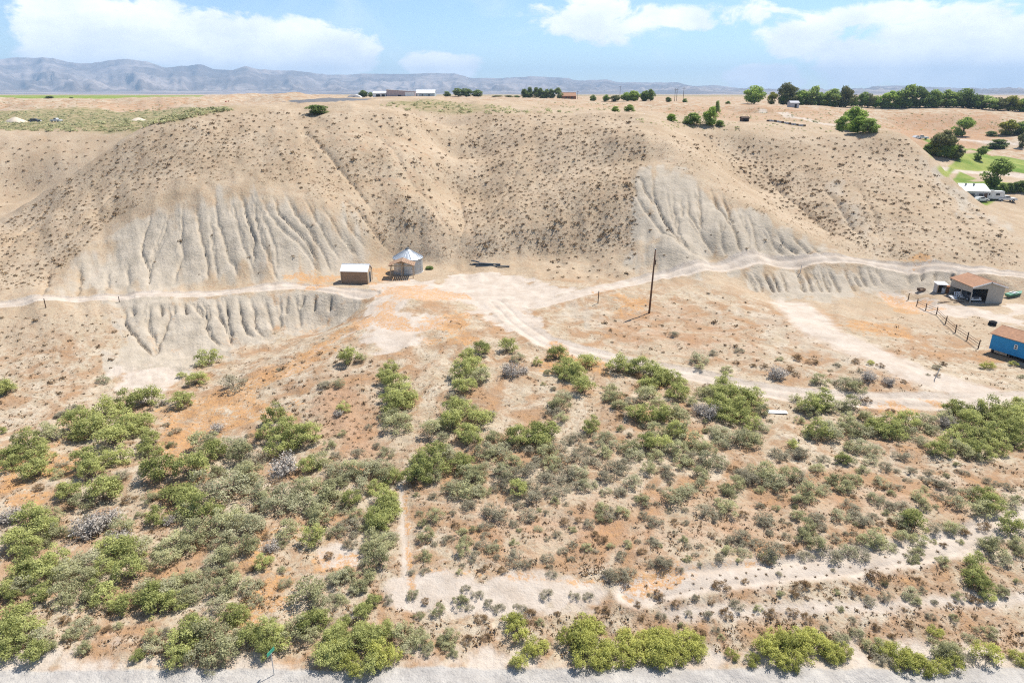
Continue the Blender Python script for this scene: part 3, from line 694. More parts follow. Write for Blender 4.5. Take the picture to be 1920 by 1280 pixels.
def cloud_mesh(name, mat, leaves, sizes, tones, rs, up=.5):
    """many small leaf faces from centres, outward directions, sizes"""
    P, Dn = leaves
    n = len(P)
    nv = Dn * .75 + rs.normal(0, .42, (n, 3)); nv[:, 2] += up        # leaf faces turn outward and up, as foliage does
    nv /= np.linalg.norm(nv, axis=1)[:, None] + 1e-9
    r = rs.normal(0, 1, (n, 3)); r[:, 2] += .5
    s_ = np.cross(nv, r); s_ /= np.linalg.norm(s_, axis=1)[:, None] + 1e-9
    d = np.cross(s_, nv) * .93 + nv * .3
    L = sizes[:, None]
    tip = P + d * L; b0 = P - s_ * L * .34; b1 = P + s_ * L * .34 + d * L * .12
    mid = P + d * L * .72 + np.cross(s_, d) * L * .25
    V = np.stack([b0, b1, mid + s_ * L * .26, tip - s_ * L * .16], 1).reshape(-1, 3).astype(np.float32)
    me = bpy.data.meshes.new(name)
    me.vertices.add(4 * n); me.loops.add(4 * n); me.polygons.add(n)
    me.vertices.foreach_set('co', V.ravel()); me.loops.foreach_set('vertex_index', np.arange(4 * n, dtype=np.int32))
    me.polygons.foreach_set('loop_start', np.arange(0, 4 * n, 4, dtype=np.int32)); me.polygons.foreach_set('loop_total', np.full(n, 4, dtype=np.int32))
    me.update(calc_edges=True)
    at = me.attributes.new('tone', 'FLOAT', 'FACE'); at.data.foreach_set('value', tones.astype(np.float32))
    if mat: me.materials.append(mat)
    return me
def sphere_dirs(rs, n):
    v = rs.normal(0, 1, (n, 3)); return v / (np.linalg.norm(v, axis=1)[:, None] + 1e-9)
def bush_mesh(seed, kind, nclump=17, per=105, tall=.62):
    """unit-wide shrub: uneven puffs of leaf faces over a low dome, with bare stems"""
    rs = np.random.default_rng(seed)
    cs = []
    for k in range(nclump):
        a = rs.uniform(0, 2 * math.pi); q = math.sqrt(rs.uniform(0, 1)) * .43
        z = tall * (1 - (q / .56) ** 2) * rs.uniform(.30, 1.05)
        cs.append((q * math.cos(a) * rs.uniform(.85, 1.15), q * math.sin(a), max(z, .08), rs.uniform(.06, .15)))
    P, Dn, S, T = [], [], [], []
    for (x, y, z, r) in cs:
        n = int(per * (r / .13) ** 2)
        d = sphere_dirs(rs, n); d[:, 2] = np.where(d[:, 2] < -.35, -d[:, 2], d[:, 2])
        rad = r * np.sqrt(rs.uniform(.25, 1.15, n)) * (1 + .55 * np.abs(rs.normal(0, 1, n)) * (rs.uniform(0, 1, n) > .74))
        P.append(np.array((x, y, z)) + d * rad[:, None] * np.array((1.05, 1.05, .95))); Dn.append(d)
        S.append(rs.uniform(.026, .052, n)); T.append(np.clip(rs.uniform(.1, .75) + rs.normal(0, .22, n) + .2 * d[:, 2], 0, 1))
    P = np.concatenate(P); P[:, 2] = np.maximum(P[:, 2], .012)
    fol = cloud_mesh('foliage', LEAF[kind], (P, np.concatenate(Dn)), np.concatenate(S), np.concatenate(T), rs)
    st = MB()
    for (x, y, z, r) in cs:
        j = rs.normal(0, .03, 3); mid = (x * .55 + j[0], y * .55 + j[1], z * .42)
        st.bar((x * .08, y * .08, -.06), mid, .02, n=3, w2=.013); st.bar(mid, (x, y, z + r * .3), .013, n=3, w2=.005)
    return fol, st.mesh('stems', TWIG)
def dead_mesh(seed):
    rs = np.random.default_rng(seed); st = MB(); tips = []
    for k in range(60):
        a = rs.uniform(0, 2 * math.pi); e = rs.uniform(.25, 1.25); L = rs.uniform(.3, .55)
        q = Vector((math.cos(a) * math.cos(e) * L, math.sin(a) * math.cos(e) * L, math.sin(e) * L * 1.05)); m_ = q * .5 + Vector(rs.normal(0, .03, 3))
        st.bar((0, 0, -.05), m_, .016, n=3, w2=.010); st.bar(m_, q, .010, n=3, w2=.004); tips.append((m_, q))
    P, Dn, S, T = [], [], [], []
    for m_, q in tips:
        for _ in range(22):
            u_ = rs.uniform(.1, 1.1); P.append(np.array(m_.lerp(q, u_)) + rs.normal(0, .035, 3)); d = np.array(q - m_); Dn.append(d / (np.linalg.norm(d) + 1e-6) * .9); S.append(rs.uniform(.03, .075)); T.append(rs.uniform(0, 1))
    P = np.array(P); P[:, 2] = np.maximum(P[:, 2], .01)
    return cloud_mesh('foliage', LEAF['D'], (P, np.array(Dn)), np.array(S) * .8, np.array(T), rs, .2), st.mesh('stems', paint('dead_bark', (.50, .44, .40), .95, .2, 8))
BUSH = {}
for k, n in (('G', 6), ('Y', 5), ('O', 6), ('R', 5), ('S', 5), ('B', 3)):
    BUSH[k] = [bush_mesh(100 + ord(k) * 10 + i, k, nclump=(27 if k in 'GY' else 20) + 2 * (i % 4), per=(108 if k in 'GYO' else 80), tall=.60 if k in 'GY' else .52) for i in range(n)]
BUSH['D'] = [dead_mesh(500 + i) for i in range(3)]

def parse(ox, oy, s, txt):
    o = []
    for e in txt.replace('\n', ' ').split(';'):
        e = e.strip()
        if not e: continue
        x, y, w_, k = e.split(','); o.append((ox + float(x) / s, oy + float(y) / s, float(w_) / s, k.strip()))
    return o
SHRUBS = parse(0, 700, 2.206, """20,65,75,G;610,115,110,G;745,115,110,G;680,120,50,D;530,125,90,G;310,150,60,S;250,172,50,S;
440,160,120,G;510,200,130,G;340,215,130,G;400,235,120,G;470,270,120,G;540,230,130,G;590,215,110,G;310,265,70,G;200,250,110,O;130,295,120,G;60,335,110,G;170,345,110,G;40,380,90,G;160,400,130,G;230,265,50,D;10,240,40,G;
630,310,100,G;620,280,70,G;660,410,130,G;350,375,120,G;380,410,110,G;490,350,110,G;440,365,80,G;290,485,110,G;430,500,140,G;350,530,110,O;480,480,60,G;
60,590,110,D;20,600,60,D;370,640,160,D;450,610,110,D;500,640,110,O;490,690,100,D;130,620,130,G;90,690,130,G;200,590,100,O;180,650,120,G;220,670,90,O;130,720,100,G;
850,290,130,O;880,330,120,G;960,300,130,O;1000,340,110,O;900,225,70,D;860,280,80,S;1060,360,90,S;1140,185,100,G;1180,240,110,G;1230,270,110,G;1290,260,110,G;1160,310,100,G;1110,255,80,G;
1360,300,50,O;1330,360,100,O;1280,390,80,G;1180,390,130,D;1380,400,90,O;800,400,140,G;740,500,110,G;780,540,120,G;850,490,110,S;830,440,100,O;960,470,160,O;1040,420,120,O;1010,400,90,O;1060,490,100,O;900,410,80,O;
660,600,90,G;700,610,60,D;780,590,130,O;850,570,120,G;900,630,130,O;960,600,120,O;1010,640,120,O;1050,620,110,O;830,650,120,O;920,690,110,O;
1200,500,130,O;1260,540,130,O;1150,540,130,O;1330,520,130,O;1100,520,90,O;1380,470,110,O;1270,470,110,O;1320,560,100,O;730,700,120,O;790,720,110,O;950,740,110,O;900,760,100,O;1010,715,100,O;690,770,110,O;
1190,645,90,O;1290,675,100,G;1340,600,100,O;1390,650,80,O;1120,720,70,D;1090,780,80,G;1390,840,70,O;
460,720,130,G;530,740,130,G;580,710,110,O;150,790,140,G;230,780,130,G;310,790,130,O;90,830,120,G;180,840,120,G;270,830,120,O;390,780,130,O;440,800,120,G;540,830,120,G;350,860,120,O;400,890,110,G;20,900,80,G;100,880,100,O;160,920,100,G;260,920,110,O;340,940,100,O;450,930,110,G;520,960,100,G;600,890,120,O;640,930,130,G;700,900,130,O;720,870,110,O;780,860,110,O;650,970,110,G;730,950,100,G;780,920,110,O;830,890,110,O;870,830,100,O;920,880,110,O;980,870,110,O;1040,880,100,O;900,950,110,O;970,1000,110,G;1000,1010,80,G;1060,940,60,O;950,820,80,O;60,920,70,G;
1270,900,150,O;1330,950,90,O;1390,920,60,O;1180,870,60,O;60,1010,130,G;30,1080,130,G;110,1060,140,G;170,1090,110,O;70,1130,120,G;150,1150,100,G;10,1150,90,G;200,1130,70,O;
330,1040,90,O;300,1080,70,O;350,1130,60,O;380,1060,60,O;640,1080,80,O;630,1130,90,O;570,1170,60,G;790,1060,130,G;860,1090,150,O;760,1120,130,G;830,1150,140,O;920,1140,130,O;960,1100,110,O;880,1200,100,O;750,1180,100,G;
1050,1090,110,G;1110,1080,110,G;1160,1100,110,G;1110,1140,100,G;1230,1070,120,O;1290,1040,100,G;1280,1080,90,O;1330,1010,80,G;1380,1090,110,G;1390,1150,120,G;1360,1190,90,G;1400,1050,70,G""")
SHRUBS += parse(0, 400, 2.977, "1170,820,140,G;1105,930,120,G;1015,905,50,G;1310,950,150,S;30,985,110,G;580,930,80,O;410,1090,80,S;340,1130,60,S;1560,870,40,S")
SHRUBS += parse(560, 600, 2.743, """265,200,110,G;330,195,50,O;205,325,70,O;135,335,70,S;225,455,80,G;205,480,60,D;470,260,90,G;450,300,90,G;510,330,130,G;540,360,90,O;470,400,100,G;530,410,140,G;580,405,80,G;500,450,130,G;470,490,110,O;510,540,130,O;540,500,80,O;
940,155,100,G;870,200,90,G;900,240,110,G;840,270,120,G;930,280,120,O;850,340,120,G;800,400,110,S;850,420,70,O;800,460,110,G;870,480,110,G;940,510,120,G;900,450,80,O;980,490,80,S;700,560,130,O;760,540,100,O;800,530,120,G;880,590,120,G;900,620,100,G;850,600,90,O;740,600,80,O;
1075,145,90,G;1130,195,90,O;1095,260,130,D;1160,260,60,D;1228,220,50,G;1330,185,90,G;1370,235,120,G;1420,270,110,G;1340,265,90,G;1490,215,110,G;1380,300,80,G;1440,290,90,G;1460,350,110,G;1345,430,130,O;1310,470,110,S;1360,390,90,O;1350,500,90,O;
1640,245,130,G;1700,240,130,O;1770,250,120,G;1830,300,120,G;1880,290,100,G;1800,330,110,G;1620,390,120,O;1660,440,120,O;1600,360,90,O;1710,420,100,S;1790,390,130,O;1740,480,110,G;1800,500,110,G;1880,490,110,G;1910,380,60,G;1840,420,90,O;
1510,555,110,G;1590,600,110,O;1550,610,90,O;1440,600,90,S;1390,610,100,S;1280,580,120,G;1210,590,120,G;1140,610,120,G;1250,630,110,G;1100,630,90,O;1010,610,100,O;960,670,130,O;1040,670,120,O;980,700,100,O;1180,660,90,S;1330,650,110,S;1280,690,110,O;
700,690,140,G;780,690,130,O;640,720,120,G;720,760,130,G;590,800,110,G;650,800,120,G;700,810,100,O;830,740,120,G;870,780,120,O;920,780,130,O;900,820,100,O;960,750,90,O;800,860,120,O;850,880,130,O;920,890,110,O;960,880,90,O;1020,860,70,S;
1050,780,120,O;1100,740,110,O;1160,760,120,S;1090,820,110,S;1130,870,110,G;1180,850,110,S;1240,720,110,S;1300,740,110,O;1350,720,110,S;1420,690,110,S;1480,660,100,S;1380,780,110,S;1260,800,110,S;1320,820,110,S;1200,900,110,S;1260,870,100,S;1340,880,110,S;1440,780,110,O;1500,730,110,S;1480,840,110,O;1420,850,100,S;1560,680,100,O;1640,640,100,O;1620,760,140,S;1680,740,100,S;1580,800,90,S;1730,690,120,O;1700,650,100,O;1780,640,100,G;1840,570,110,O;1860,640,110,G;1830,700,110,O;1900,660,100,O;1800,760,100,O;1880,760,90,S;1900,800,80,S;1720,830,100,O;1650,880,90,S;1580,880,70,O;
450,680,80,O;280,760,130,O;350,780,130,O;250,800,120,O;420,760,130,O;450,800,110,O;490,820,100,G;330,850,120,O;400,860,110,G;270,920,110,G;230,960,90,O;440,910,120,G;460,960,120,G;400,1000,120,G;480,990,110,G""")
SHRUBS += parse(560, 860, 2.743, """440,330,110,G;400,340,100,G;270,330,130,S;300,290,100,O;380,400,110,O;430,440,120,O;400,520,130,O;370,470,100,O;450,400,100,O;490,400,60,O;215,620,130,O;250,580,100,O;330,640,120,O;340,600,90,O;290,670,80,O;215,730,80,O;380,730,90,G;320,790,90,G;240,830,70,G;350,760,70,G;
190,920,130,G;200,980,120,Y;140,1000,130,G;270,1040,110,Y;340,890,130,G;310,960,130,G;400,930,130,G;420,1000,140,Y;480,1020,110,Y;380,1060,120,G;300,1080,100,Y;450,880,100,G;540,900,120,O;600,900,110,O;560,970,110,O;640,940,110,O;660,980,80,O;780,910,100,O;770,960,90,O;790,1000,60,O;740,930,70,O;
830,730,90,O;720,770,90,O;620,800,60,O;460,720,60,S;590,690,80,O;650,575,60,S;640,500,90,O;575,580,50,S;1110,840,110,Y;1130,890,110,Y;1220,970,120,Y;1190,990,80,Y;1130,1040,80,Y;
1470,860,140,Y;1520,880,110,Y;1400,930,130,Y;1450,960,150,Y;1540,980,150,Y;1470,1040,130,Y;1600,1020,130,Y;1700,940,130,Y;1680,1010,130,Y;1780,920,120,Y;1760,990,130,Y;1840,930,120,Y;1880,980,120,Y;1850,1040,100,Y;1550,1060,100,Y;
870,240,90,S;1010,260,130,S;1040,300,90,S;960,340,90,S;1180,280,110,S;1110,330,60,S;710,290,90,O;640,340,70,O;620,280,50,O;660,390,100,O;840,380,70,O;860,420,80,O;850,470,90,O;950,440,90,S;1000,455,90,O;1110,500,120,S;1110,430,60,O;1280,510,80,S;1020,505,50,S;770,410,70,S;1360,470,60,S;1410,360,50,O;1230,360,50,O;1480,450,60,O;1640,600,110,S;1700,590,100,S;1600,590,80,S;1300,590,60,S;1880,520,90,S;1830,420,80,S;1500,330,70,S;1600,280,100,S;1560,250,90,O;1660,270,80,O;1760,210,90,O;1840,310,80,S;1780,290,70,S;860,660,60,S;920,690,70,S;1275,690,70,S;1420,695,70,S;1490,700,60,S;980,740,60,S;1030,765,70,S;1150,765,50,S;1120,750,40,S;1190,800,80,B;940,820,60,B;880,760,50,S""")
SHRUBS += parse(1220, 560, 2.743, """245,310,100,O;250,350,60,O;390,360,65,O;650,385,120,D;665,310,40,O;870,425,90,O;1040,420,80,S;1120,400,90,D;1000,440,110,O;1060,460,110,O;1220,430,70,D;1735,345,65,Y;1865,335,40,Y;1130,330,40,Y;1905,400,40,O;120,420,110,G;140,490,120,G;
385,440,110,G;270,490,100,O;330,480,110,G;400,500,120,G;470,510,120,G;540,520,110,G;450,560,120,G;350,560,130,G;560,570,100,O;290,590,120,D;250,570,90,D;400,610,120,G;480,600,120,G;520,650,120,G;570,660,90,O;200,520,80,O;
130,600,130,O;180,700,150,O;130,680,110,G;200,760,110,O;220,830,130,S;300,830,140,O;380,690,130,O;440,720,130,O;500,730,130,O;360,740,100,O;330,680,100,O;540,710,90,O;160,840,110,O;290,770,120,O;150,780,120,O;360,840,100,O;
740,510,80,O;820,560,120,G;880,540,130,G;950,540,130,O;1020,540,100,O;830,590,80,O;780,560,80,O;760,625,60,O;1010,570,70,O;920,570,90,O;860,680,130,G;920,690,140,O;900,650,120,O;830,700,90,O;990,680,110,O;1010,620,100,O;1060,670,110,O;1110,620,110,O;1150,660,120,G;1100,690,100,O;1220,640,130,G;1260,690,130,G;1200,690,100,G;1310,640,110,G;1340,690,110,O;1390,660,100,O;1420,620,90,O;1390,730,90,O;1450,680,100,O;
1550,570,110,G;1500,620,110,O;1530,640,110,D;1600,590,110,O;1640,640,120,G;1680,590,110,O;1720,600,130,G;1760,650,130,G;1800,590,110,G;1850,620,130,G;1900,600,110,G;1880,680,120,G;1820,700,120,G;1740,710,120,G;1680,700,120,O;1600,700,120,G;1540,740,120,G;1480,780,120,G;1580,780,110,O;1640,760,120,G;1700,800,110,G;1780,770,110,G;1650,810,90,O;1870,740,90,G;1900,550,90,G;
725,750,70,G;780,790,100,S;740,790,90,S;650,800,90,S;690,810,80,S;1090,760,130,O;1150,780,110,O;1040,760,100,O;1010,820,110,O;980,830,90,G;880,820,90,S;860,870,80,O;1090,880,80,O;1130,830,80,O;1290,800,90,S;1200,860,90,S;1260,880,50,S;
590,890,120,O;540,880,100,O;480,900,110,S;510,930,110,S;640,920,130,O;720,900,110,O;780,930,120,S;650,960,110,O;250,900,110,O;250,950,110,O;130,1010,140,O;200,980,110,O;380,980,90,O;440,950,90,O;410,1000,100,O;960,940,110,O;1040,930,100,O;1000,970,90,O;820,1000,130,O;880,980,90,O;770,1030,90,O;1440,940,80,S;1490,950,80,S;1340,880,70,S;1430,890,60,S;1180,940,80,O;1260,960,60,S;1320,930,50,S;1150,1020,100,O;1210,1050,100,S;1280,1060,110,S;1380,1010,90,O;1400,1060,80,O;1470,1010,70,S;1560,1040,130,O;1640,1000,110,O;1700,1030,130,G;1760,1060,120,G;1840,1040,110,O;1690,1080,120,O;1890,1030,60,O;1740,940,70,S;1820,960,60,S;1240,1000,50,O;
390,1080,120,O;280,1080,110,S;330,1110,100,S;580,1120,110,S;600,1150,100,S;560,1060,60,S;1030,1060,110,S;970,1110,110,O;1060,1120,120,S;1100,1140,90,S;760,1110,80,O;850,1130,100,S;800,1170,100,O;870,1170,80,S;1280,1130,110,O;1350,1150,130,G;1460,1170,100,S;1560,1180,100,O;1840,1170,130,G""")
SHRUBS += parse(1220, 860, 2.743, """20,420,60,S;70,530,90,S;230,490,40,S;430,420,100,S;470,390,100,S;400,470,80,O;480,480,90,O;540,430,80,S;620,470,140,S;600,500,90,O;250,540,40,S;150,560,50,S;780,400,110,O;850,430,110,O;950,400,80,S;1000,470,110,O;1070,480,120,S;930,490,110,S;1140,400,130,O;1180,440,110,O;1100,420,90,O;800,500,80,S;1290,400,90,O;1380,420,100,O;1370,470,90,O;1240,450,70,O;1340,515,70,O;1495,530,80,O;1760,460,130,O;1720,440,100,O;1810,510,110,O;1880,430,100,O;1890,480,90,O;1670,550,120,G;1650,610,120,G;1690,650,120,G;1730,700,90,G;1800,670,90,O;1580,710,60,O;
940,570,30,S;660,585,35,S;485,628,45,B;780,650,80,B;1160,600,90,B;1200,630,50,O;1060,680,70,B;1130,725,80,S;1210,705,80,S;1340,690,110,O;1350,720,70,O;670,690,50,O;440,750,80,S;390,790,60,B;290,795,60,S;50,710,60,B;130,735,50,B;620,790,60,B;730,780,60,B;360,650,80,B;
60,920,130,Y;110,960,130,Y;190,940,130,Y;60,1000,130,Y;140,1010,120,Y;220,980,120,Y;20,960,100,Y;250,950,80,Y;650,930,140,Y;590,970,120,Y;700,960,140,Y;760,930,130,Y;820,920,130,Y;640,1020,120,Y;720,1020,120,Y;800,1000,120,Y;870,970,120,Y;930,990,120,Y;990,990,100,Y;520,1030,80,Y;700,1060,90,Y;930,1020,90,Y;
980,920,90,O;1060,890,80,O;420,1005,55,Y;250,890,60,B;1150,960,110,O;1200,980,120,Y;1270,1010,120,Y;1340,1030,120,Y;1300,1060,110,Y;1180,1020,90,S;1400,1060,100,Y;1480,960,120,O;1500,1000,120,O;1540,1040,120,Y;1560,990,110,O;1480,1070,90,Y;1620,1020,90,S;1460,890,80,Y;1640,920,80,O;1740,890,80,O;1670,870,40,O;1720,1000,140,Y;1890,1020,90,Y;1440,810,50,S;1560,815,50,O""")
NAMES = {'G': ('greasewood_bush', 'green greasewood bush'), 'Y': ('greasewood_bush', 'yellow-green greasewood bush'), 'O': ('saltbush', 'dull olive-green saltbush'), 'R': ('rabbitbrush', 'pale dusty-green rabbitbrush'), 'S': ('sagebrush', 'grey-green sagebrush'), 'D': ('dead_bush', 'bare grey dead bush'), 'B': ('dry_bush', 'brown dried-out bush')}
def shrub_place(px, py):
    if py > 1120 and abs(px - 514) < 130: return 'beside the green sign'
    if py > 1130 and px < 720: return 'at the gravel road below the thicket'
    if py > 1130: return 'in the row along the gravel road'
    if 740 < px and py > 1035 and py > 1120 - (px - 740) * .06: return 'on the bare ledge above the gravel road'
    if 690 < px < 800 and 880 < py < 1130: return 'beside the straight orange foot trail'
    if 560 < px < 800 and py < 830: return 'on the orange slope below the wooden shed'
    if px < 480 and py < 790: return 'at the foot of the grey cut bank'
    if px < 760: return 'in the dense thicket below the cut bank'
    if px > 1260 and py < 560 + 185 + (px - 1600) * .02 and py < 690 + (px - 1280) * .2: return 'between the dirt track and pale wash'
    if px > 1440 and py < 880: return 'in the belt below the dirt track bend'
    if py < 770: return 'just below the curving dirt track'
    if py < 950: return 'in the scrub belt below the dirt track'
    return 'on the brown flat above the sandy ledge'
rs = random.Random(11)
SHRUBS = [(x, y, w_, 'R' if k == 'O' and rs.random() < .42 else k) for x, y, w_, k in SHRUBS]
def in_poly(x, y, P):
    c = False
    for (x0, y0), (x1, y1) in zip(P, P[1:] + P[:1]):
        if (y0 > y) != (y1 > y) and x < (x1 - x0) * (y - y0) / (y1 - y0) + x0: c = not c
    return c
for P_, n_, w0, w1, ks in (([(780, 925), (1250, 900), (1910, 880), (1910, 1030), (1300, 1060), (800, 1075)], 110, 12, 26, 'SSOB'), ([(780, 1120), (1910, 1080), (1910, 1190), (780, 1200)], 45, 11, 22, 'SBBO'), ([(20, 790), (720, 800), (700, 1180), (20, 1200)], 70, 14, 28, 'SOB'), ([(1000, 660), (1900, 770), (1900, 880), (1000, 900)], 25, 12, 22, 'SOB'), ([(1180, 610), (1780, 680), (1800, 725), (1500, 725)], 22, 10, 22, 'SB')):
    xs, ys = [p[0] for p in P_], [p[1] for p in P_]; k = 0
    while k < n_:
        x, y = rs.uniform(min(xs), max(xs)), rs.uniform(min(ys), max(ys)); w_ = rs.uniform(w0, w1)
        if in_poly(x, y, P_) and all((x - q[0]) ** 2 + (y - q[1]) ** 2 > (w_ * .9) ** 2 for q in SHRUBS): SHRUBS.append((x, y, w_, rs.choice(ks))); k += 1
DEADS = [q for q in SHRUBS if q[3] == 'D']
def company(px, py, wpx, k):
    if k != 'D' and any(math.hypot(px - q[0], (py - q[1]) * 1.3) < (wpx + q[2]) * .62 for q in DEADS): return ' touching a dead bush'
    d = min(math.hypot(px - q[0], (py - q[1]) * 1.3) - (wpx + q[2]) * .5 for q in SHRUBS if q[0] != px or q[1] != py)
    return ', standing clear' if d > 9 else (', hemmed in' if d < -.35 * wpx else '')
n_sh = 0
for (px, py, wpx, k) in SHRUBS:
    g = cast(px, py + .16 * wpx)
    t_ = g[1] / ray(px, py)[1]
    wm = wpx / FPX * t_ * rs.uniform(1.06, 1.28)
    name, desc = NAMES[k]
    size = 'big' if wm > 3.3 else ('tiny' if wm < 1.3 else ('small' if wm < 2.1 else 'mid-sized'))
    e = empty(name, g - np.array((0, 0, .04)), rs.uniform(0, 6.283))
    hz_ = rs.uniform(.82, 1.15) * (.8 if k in 'SRB' else 1.0)
    if k in 'SRO' and px > 760: wm *= .9
    e.scale = (wm, wm * rs.uniform(.9, 1.1), wm * hz_)
    lab = f'{size} {desc} {shrub_place(px, py)}{company(px, py, wpx, k)}'
    tag(e, lab, 'bush', lab.replace('bush ', 'bushes ', 1))
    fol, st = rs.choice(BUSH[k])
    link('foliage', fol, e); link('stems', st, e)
    n_sh += 1

# ------------------------------------------------------------------ low tufts on the slopes
def in_poly(x, y, P):
    c = False
    for (x0, y0), (x1, y1) in zip(P, P[1:] + P[:1]):
        if (y0 > y) != (y1 > y) and x < (x1 - x0) * (y - y0) / (y1 - y0) + x0: c = not c
    return c
TZ = [([(878, 218), (1180, 216), (1215, 260), (1195, 340), (1190, 470), (900, 478), (850, 350)], 9.0, 8.8, 'on the slope of the middle bowl'),
      ([(0, 425), (240, 262), (330, 217), (480, 212), (440, 300), (300, 350), (200, 420), (95, 530), (0, 545)], 9.6, 8.4, 'on the western hill shoulder'),
      ([(480, 212), (840, 217), (850, 300), (868, 440), (720, 475), (650, 385), (520, 340), (440, 300)], 12.5, 8.4, 'on the hill flank above the grain bin'),
      ([(1255, 252), (1700, 262), (1760, 335), (1900, 445), (1915, 495), (1640, 482), (1560, 425), (1400, 335), (1290, 285)], 11, 8.6, 'on the slope above the open garage'),
      ([(1385, 275), (1440, 300), (1500, 370), (1640, 462), (1570, 445), (1440, 385), (1370, 310)], 8.6, 9, 'in the shallow gully beside the grey spur'),
      ([(0, 595), (220, 580), (228, 680), (200, 770), (0, 790)], 17, 9, 'on the pale flat below the hill track'),
      ([(1105, 590), (1350, 540), (1480, 600), (1520, 680), (1300, 672), (1120, 640)], 21, 9, 'around the lone utility pole'),
      ([(0, 262), (215, 264), (90, 345), (0, 395)], 14, 7, 'on the far western slope'),
      ([(1200, 1090), (1750, 1030), (1900, 1085), (1900, 1180), (1250, 1175)], 19, 9, 'on the bare sandy ledge above the gravel road'),
      ([(490, 705), (640, 645), (720, 690), (705, 860), (600, 820), (520, 760)], 14, 11, 'on the orange slope below the wooden shed'),
      ([(240, 480), (520, 400), (640, 440), (640, 500), (300, 540), (120, 540)], 46, 8, 'on the rilled grey hill face'),
      ([(1210, 400), (1400, 430), (1550, 475), (1230, 485)], 34, 9, 'on the grey spur face'),
      ([(1000, 480), (1190, 475), (1190, 520), (1040, 525)], 15, 10, 'at the slope foot behind the utility pole')]
tf = []
for P, sp, wpx, place in TZ:
    xs, ys = [p[0] for p in P], [p[1] for p in P]
    cells = {}
    tries = int((max(xs) - min(xs)) * (max(ys) - min(ys)) / sp ** 2 * 6)
    for _ in range(tries):
        x, y = rs.uniform(min(xs), max(xs)), rs.uniform(min(ys), max(ys))
        if not in_poly(x, y, P): continue
        if rs.random() > .92 + .55 * float(fbm(np.array([x / 34.]), np.array([y / 22.]), 2, 4)[0]): continue
        yq = y * 1.45
        key = (int(x / sp), int(yq / sp))
        if any((x - qx) ** 2 + (yq - qy) ** 2 < sp * sp * rs.uniform(.6, 1.3) for i in (-1, 0, 1) for j in (-1, 0, 1) for qx, qy in cells.get((key[0] + i, key[1] + j), ())): continue
        cells.setdefault(key, []).append((x, yq))
        g = cast(x, y); t_ = g[1] / ray(x, y)[1]
        tf.append((g, min(wpx / FPX * t_, 1.25) * rs.lognormvariate(-.22, .38), wpx * rs.uniform(.7, 1.4), place))
def tuft_parts(seed, n=26):
    r_ = np.random.default_rng(seed); d = sphere_dirs(r_, n); d[:, 2] = np.abs(d[:, 2])
    P = d * r_.uniform(.12, .42, n)[:, None] * np.array((1, 1, .62)); P[:, 2] += .02
    return P, d, r_.uniform(.13, .24, n), r_.uniform(0, 1, n), r_
TUFT_M = leaf_mat('saltbush_tuft', (.130, .088, .050), (.300, .210, .125), .15)
TUFT = [cloud_mesh('tuft', TUFT_M, tuft_parts(i)[:2], tuft_parts(i)[2], tuft_parts(i)[3], tuft_parts(i)[4], .3) for i in range(6)]
tf.sort(key=lambda q: -q[2])
for g, s_, _, place in tf[:300]:
    o = link('saltbush_tuft', rs.choice(TUFT), None, g, (0, 0, rs.uniform(0, 6.28)), (s_, s_, s_ * rs.uniform(.8, 1.1)))
    tag(o, f'low brown saltbush tuft {place}', 'shrub', f'low brown saltbush tufts {place}')
def scatter(name, items, protos, mat, label, cat, kind='stuff'):
    """all the rest of a kind, too many to tell apart, joined into one mesh"""
    Vs, Ts = [], []
    for g, sx, sz in items:
        P, T = protos[rs.randrange(len(protos))]
        a = rs.uniform(0, 6.28); c_, s2 = math.cos(a), math.sin(a)
        Q = np.empty_like(P); Q[:, 0] = (P[:, 0] * c_ - P[:, 1] * s2) * sx + g[0]; Q[:, 1] = (P[:, 0] * s2 + P[:, 1] * c_) * sx + g[1]; Q[:, 2] = P[:, 2] * sz + g[2]
        Vs.append(Q); Ts.append(np.clip(T + rs.uniform(-.35, .35), 0, 1))
    V = np.concatenate(Vs); T = np.concatenate(Ts); n = len(V) // 4
    me = bpy.data.meshes.new(name); me.vertices.add(4 * n); me.loops.add(4 * n); me.polygons.add(n)
    me.vertices.foreach_set('co', V.astype(np.float32).ravel()); me.loops.foreach_set('vertex_index', np.arange(4 * n, dtype=np.int32))
    me.polygons.foreach_set('loop_start', np.arange(0, 4 * n, 4, dtype=np.int32)); me.polygons.foreach_set('loop_total', np.full(n, 4, dtype=np.int32)); me.update(calc_edges=True)
    at = me.attributes.new('tone', 'FLOAT', 'FACE'); at.data.foreach_set('value', T.astype(np.float32)); me.materials.append(mat)
    o = bpy.data.objects.new(name, me); col.objects.link(o); o['kind'] = kind; o['label'] = label; o['category'] = cat; return o
def proto_of(me):
    v = np.empty(len(me.vertices) * 3, np.float32); me.vertices.foreach_get('co', v); T = np.empty(len(me.polygons), np.float32); me.attributes['tone'].data.foreach_get('value', T)
    return v.reshape(-1, 3), T
tp = [proto_of(m) for m in TUFT]
scatter('saltbush_tufts', [(g, s_, s_ * rs.uniform(.8, 1.1)) for g, s_, _, _ in tf[300:]], tp, TUFT_M, 'small brown saltbush tufts dotted over the hill slopes', 'shrubs')
